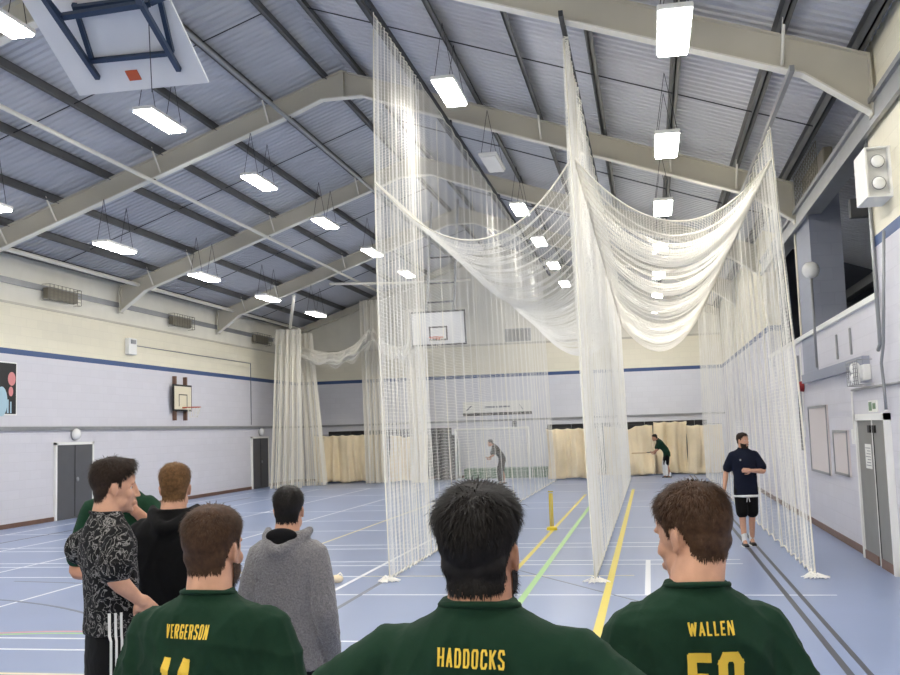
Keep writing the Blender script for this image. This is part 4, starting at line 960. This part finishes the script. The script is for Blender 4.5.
        if legs == 'shorts':
            sk = MB(); limb(sk, [a+Vector((0, 0, -.01)), a+Vector((0, 0, .10))], [.042, .045], 12, 2); link('sock', remesh(fin(sk), .01, 1), M['white_cloth'], root)
    root['_k'] = k; del root['_k']
    return root, shirt, k, T
def place(px, py, Y):
    p = on_y(px, py, Y); return p
# players in the foreground, seen from behind
def txt(shirt, root, text, px, py, Y, wpx, hpx, stroke, name, gap=.35, tilt=0):
    """print at the size and place it has on the cloth, found on the back of the shirt"""
    bpy.context.view_layer.update()
    q = root.matrix_basis.inverted() @ on_y(px, py, Y); sc = Y/FPX*1.02
    print_text(text, shirt, q.x, q.z, wpx*sc, hpx*sc, stroke*hpx*sc, shirt, name, tilt, gap=gap)
p_ = place(482, 600, 2.12); H_ = place(492, 482, 2.12).z
r_, s_, k_, T_ = person('person in a dark green team shirt with yellow surname lettering, dark hair, arms akimbo', (p_.x, 2.12, 0), -.02, H_, 'skin2', ('full', 'hair_black', 5), hyaw=-.14, hpitch=.06,
    armL=((-.43, -.05, 1.26), (-.27, .12, 1.12)), armR=((.42, -.05, 1.24), (.27, .12, 1.10)), handL=((.7, .4, -.5), (0, 1, .3), .4), handR=((-.7, .4, -.5), (0, 1, .3), .4), vox=.007, beard='hair_black', girth=1.1, shoulder=1.06, seed=4, hair_n=12000, hair_len=.036, foldamp=.017, shrug=.018)
txt(s_, r_, 'HADDOCKS', 470, 660, 1.98, 67, 18, .125, 'lettering', tilt=-.03, gap=.30)
p_ = place(695, 590, 2.70); H_ = place(686, 480, 2.7).z
r_, s_, k_, T_ = person('person in a dark green team shirt numbered 50, brown hair, looking to the side', (p_.x, 2.70, 0), .16, H_, 'skin', ('short', 'hair_brown', 8), hyaw=.72, hpitch=-.16,
    vox=.007, seed=9, hair_n=11000, hair_len=.030, foldamp=.017, shoulder=.94, girth=.95, hair_vol=1.15)
txt(s_, r_, 'WALLEN', 710, 628, 2.58, 42, 12.5, .14, 'lettering', gap=.30); txt(s_, r_, '50', 715, 681, 2.58, 53, 54, .165, 'shirt_number', gap=.2)
p_ = place(213, 590, 2.80); H_ = place(220, 502, 2.8).z
r_, s_, k_, T_ = person('person in a dark green team shirt numbered 14, short brown hair and beard', (p_.x, 2.80, 0), -.05, H_, 'skin', ('short', 'hair_brown', 12), hyaw=-.10, hpitch=-.02,
    vox=.007, beard='hair_brown', girth=1.1, shoulder=1.1, seed=14, hair_n=11000, hair_len=.026, foldamp=.017)
txt(s_, r_, 'VERGERSON', 187, 632, 2.67, 50, 14, .125, 'lettering', gap=.3); txt(s_, r_, '14', 180, 681, 2.67, 36, 50, .165, 'shirt_number', gap=.3)
# second row
p_ = place(289, 560, 4.95); H_ = place(287, 484, 4.95).z
r_, s_, k_, T_ = person('person in a grey marl hooded top with black hood lining, seen from behind', (p_.x, 4.95, 0), -.05, H_, 'skin', ('short', 'hair_black', 21), hyaw=.15, top='hoodie', top_m='grey_knit', seed=22, hair_n=4000, girth=.93, shoulder=.88,
    armL=((-.225, -.05, 1.14), (-.18, .12, .97)), armR=((.225, -.05, 1.13), (.215, .05, .88)))
lm = MB(); lm.ell(Vector((0, -.092, 1.535))*k_, (.088, .042, .040)); lm.ell(Vector((0, -.105, 1.495))*k_, (.058, .034, .034)); link('hood_lining', remesh(lm, .007, 2), M['black_cloth'], s_)
p_ = place(175, 560, 5.1); H_ = place(178, 461, 5.1).z
r_, s_, k_, T_ = person('person in a plain black hooded top with short fair brown hair, seen from behind', (p_.x, 5.1, 0), .15, H_, 'skin', ('short', 'hair_fair', 31), hyaw=.15, top='hoodie', top_m='black_cloth', seed=33, hair_n=4000,
    armL=((-.26, .0, 1.14), (-.15, .16, 1.05)), armR=((.25, -.02, 1.13), (.20, .12, .92)))
p_ = place(112, 560, 4.55); H_ = place(117, 457, 4.55).z
RZ = -.75
def loc_(px, py, Y): return tuple((Matrix.Rotation(-RZ, 3, 'Z') @ (on_y(px, py, Y)-Vector((p_.x, 4.55, 0))))*(1.8/H_))
r_, s_, k_, T_ = person('person in a black marbled print shirt with white side stripes, dark quiff, in profile', (p_.x, 4.55, 0), RZ, H_, 'skin', ('quiff', 'hair_dark', 41), hyaw=-.25, hpitch=-.06, top_m='camo', seed=44, hair_n=6000, hair_len=.036, girth=.88, shoulder=.90, hem=1.0, stance=.16,
    armL=(loc_(76, 552, 4.74), loc_(97, 570, 4.80)), armR=(loc_(114, 578, 4.36), loc_(137, 598, 4.44)))
tree = BVHTree.FromPolygons([v.co for v in s_.data.vertices], [tuple(q.vertices) for q in s_.data.polygons])
for j in range(3):
    y = -.06+j*.026; v = []
    for i in range(16):
        z = (.81+.30*i/15)*k_
        for dy in (-.006, .006):
            hit = tree.ray_cast(Vector((1, y+dy, z)), Vector((-1, 0, 0))); v.append((hit[0] if hit[0] else Vector((.18, y+dy, z)))+Vector((.003, 0, 0)))
    MB().add(v, [(2*i, 2*i+1, 2*i+3, 2*i+2) for i in range(15)]).build('side_stripe', M['white_cloth'], s_)
p_ = place(121, 560, 5.85); H_ = place(119, 457, 5.85).z
r_, s_, k_, T_ = person('person in a green shirt, hand raised to the chin, mostly hidden behind the marbled shirt', (p_.x, 5.85, 0), PI+.45, H_, 'skin2', ('short', 'hair_brown', 51), hyaw=.1, top_m='green_shirt2', seed=55, hair_n=3000, shrug=.075, lean=.10, shoulder=.9,
    armL=((-.27, .16, 1.30), (-.085, .24, 1.50)), handL=((.45, -.1, 1), (.3, -1, 0), .9), armR=((.26, .02, 1.13), (.05, .2, 1.13)), handR=((-1, .1, .1), (0, -1, 0), .4))
print_text('VEN', s_, -.07, 1.36*k_, .08, .035, .007, s_, 'chest_emblem', front=True)
# bowler
p_ = on_ground(749, 546)
r_, s_, k_, T_ = person('bearded person in navy shirt and black shorts in the net lane, hand on chest', (p_.x, p_.y, 0), PI+.12, 1.84, 'skin', ('short', 'hair_dark', 61), hyaw=.62, top_m='navy', legs='shorts', beard='hair_dark', seed=66, hair_n=1500,
    armR=((.285, -.05, 1.16), (.33, -.01, .90)), armL=((-.29, .06, 1.17), (-.06, .21, 1.19)), handL=((1, .15, .1), (0, -1, 0), .5), stance=.075, step=.16, vox=.009)
MB().tube([(.176*math.cos(a)*k_*1.04, .124*math.sin(a)*k_*1.04, .79*k_) for a in np.linspace(0, 2*PI, 28, endpoint=False)], .020*k_, 8, closed=True).build('white_shirt_hem', M['white_cloth'], r_, smooth=True)
for dx in (-.012, .012): MB().tube([(dx, .142, .77*k_), (dx*2, .150, .70*k_)], .006, 5).build('drawstring', M['white_cloth'], r_)
MB().ell((.085, .135*k_, 1.36*k_), (.014, .006, .016)).build('chest_badge', M['white_cloth'], s_, smooth=True)
for j in range(3): MB().tube([(-.17-.008*j, -.04+.02*j, 1.51*k_-.025*abs(j-1)), (-.235-.004*j, -.02+.02*j, 1.36*k_)], .005, 5).build('shoulder_stripe', M['white_cloth'], s_)
wv = r_.matrix_basis @ Vector((.335*k_, .03*k_, .815*k_))
tag(MB().ell((0, 0, 0), .036).build('cricket_ball', M['red'], smooth=True), 'small red cricket ball held low by the person in the navy shirt', 'ball').location = wv
# batsmen at the far end
def batsman(lab, px, py, rz, topm, padm, seed, bat=True):
    p_ = on_ground(px, py)
    r_, s_, k_, T_ = person(lab, (p_.x, p_.y, 0), rz, 1.80, 'skin2', ('short', 'hair_black', seed), lean=.62, hpitch=.35, top_m=topm, leg_m='black_cloth', legs='shorts', seed=seed, hair_n=800, vox=.010, kneeb=.05,
        armR=((.20, .36, 1.06), (.03, .45, .92)), armL=((-.20, .34, 1.08), (-.02, .50, .98)), handR=((-.3, 1, -.2), (0, 0, 1), 1.0), handL=((.3, 1, -.1), (0, 0, 1), 1.0), stance=.13, step=.1)
    for sx in (-1, 1):
        pd = MB(); rings(pd, [((sx*.13, .075+sx*.03, .10), .07, .05, 2.6), ((sx*.125, .085+sx*.03, .35), .080, .06, 2.6), ((sx*.12, .095+sx*.03, .52), .085, .06, 2.6), ((sx*.115, .085+sx*.03, .66), .08, .05, 2.6)])
        link('leg_pad', remesh(pd, .012, 1), M[padm], r_)
    if bat:
        q = r_.matrix_basis @ (Vector((0, .52, .95))*k_)
        t = empty('cricket_bat', q, rz, label='wooden cricket bat held out low by the '+('batsman with white pads' if padm == 'white_cloth' else 'dark batsman in the goal lane'), cat='bat')
        MB().tube([(0, -.08, .03), (0, .22, .02)], .016, 8).build('handle', M['black'], t, smooth=True); bevel(MB().box(-.054, .054, .22, .78, -.01, .03).build('blade', M['willow'], t), .01)
batsman('person batting in a dark green top with white leg pads before the canvas screen', 668, 478, PI/2+.1, 'green_shirt', 'white_cloth', 71)
batsman('person in dark clothes bending forward in front of the white goal', 503, 484, PI/2+.3, 'black_cloth', 'black_cloth', 81, bat=False)
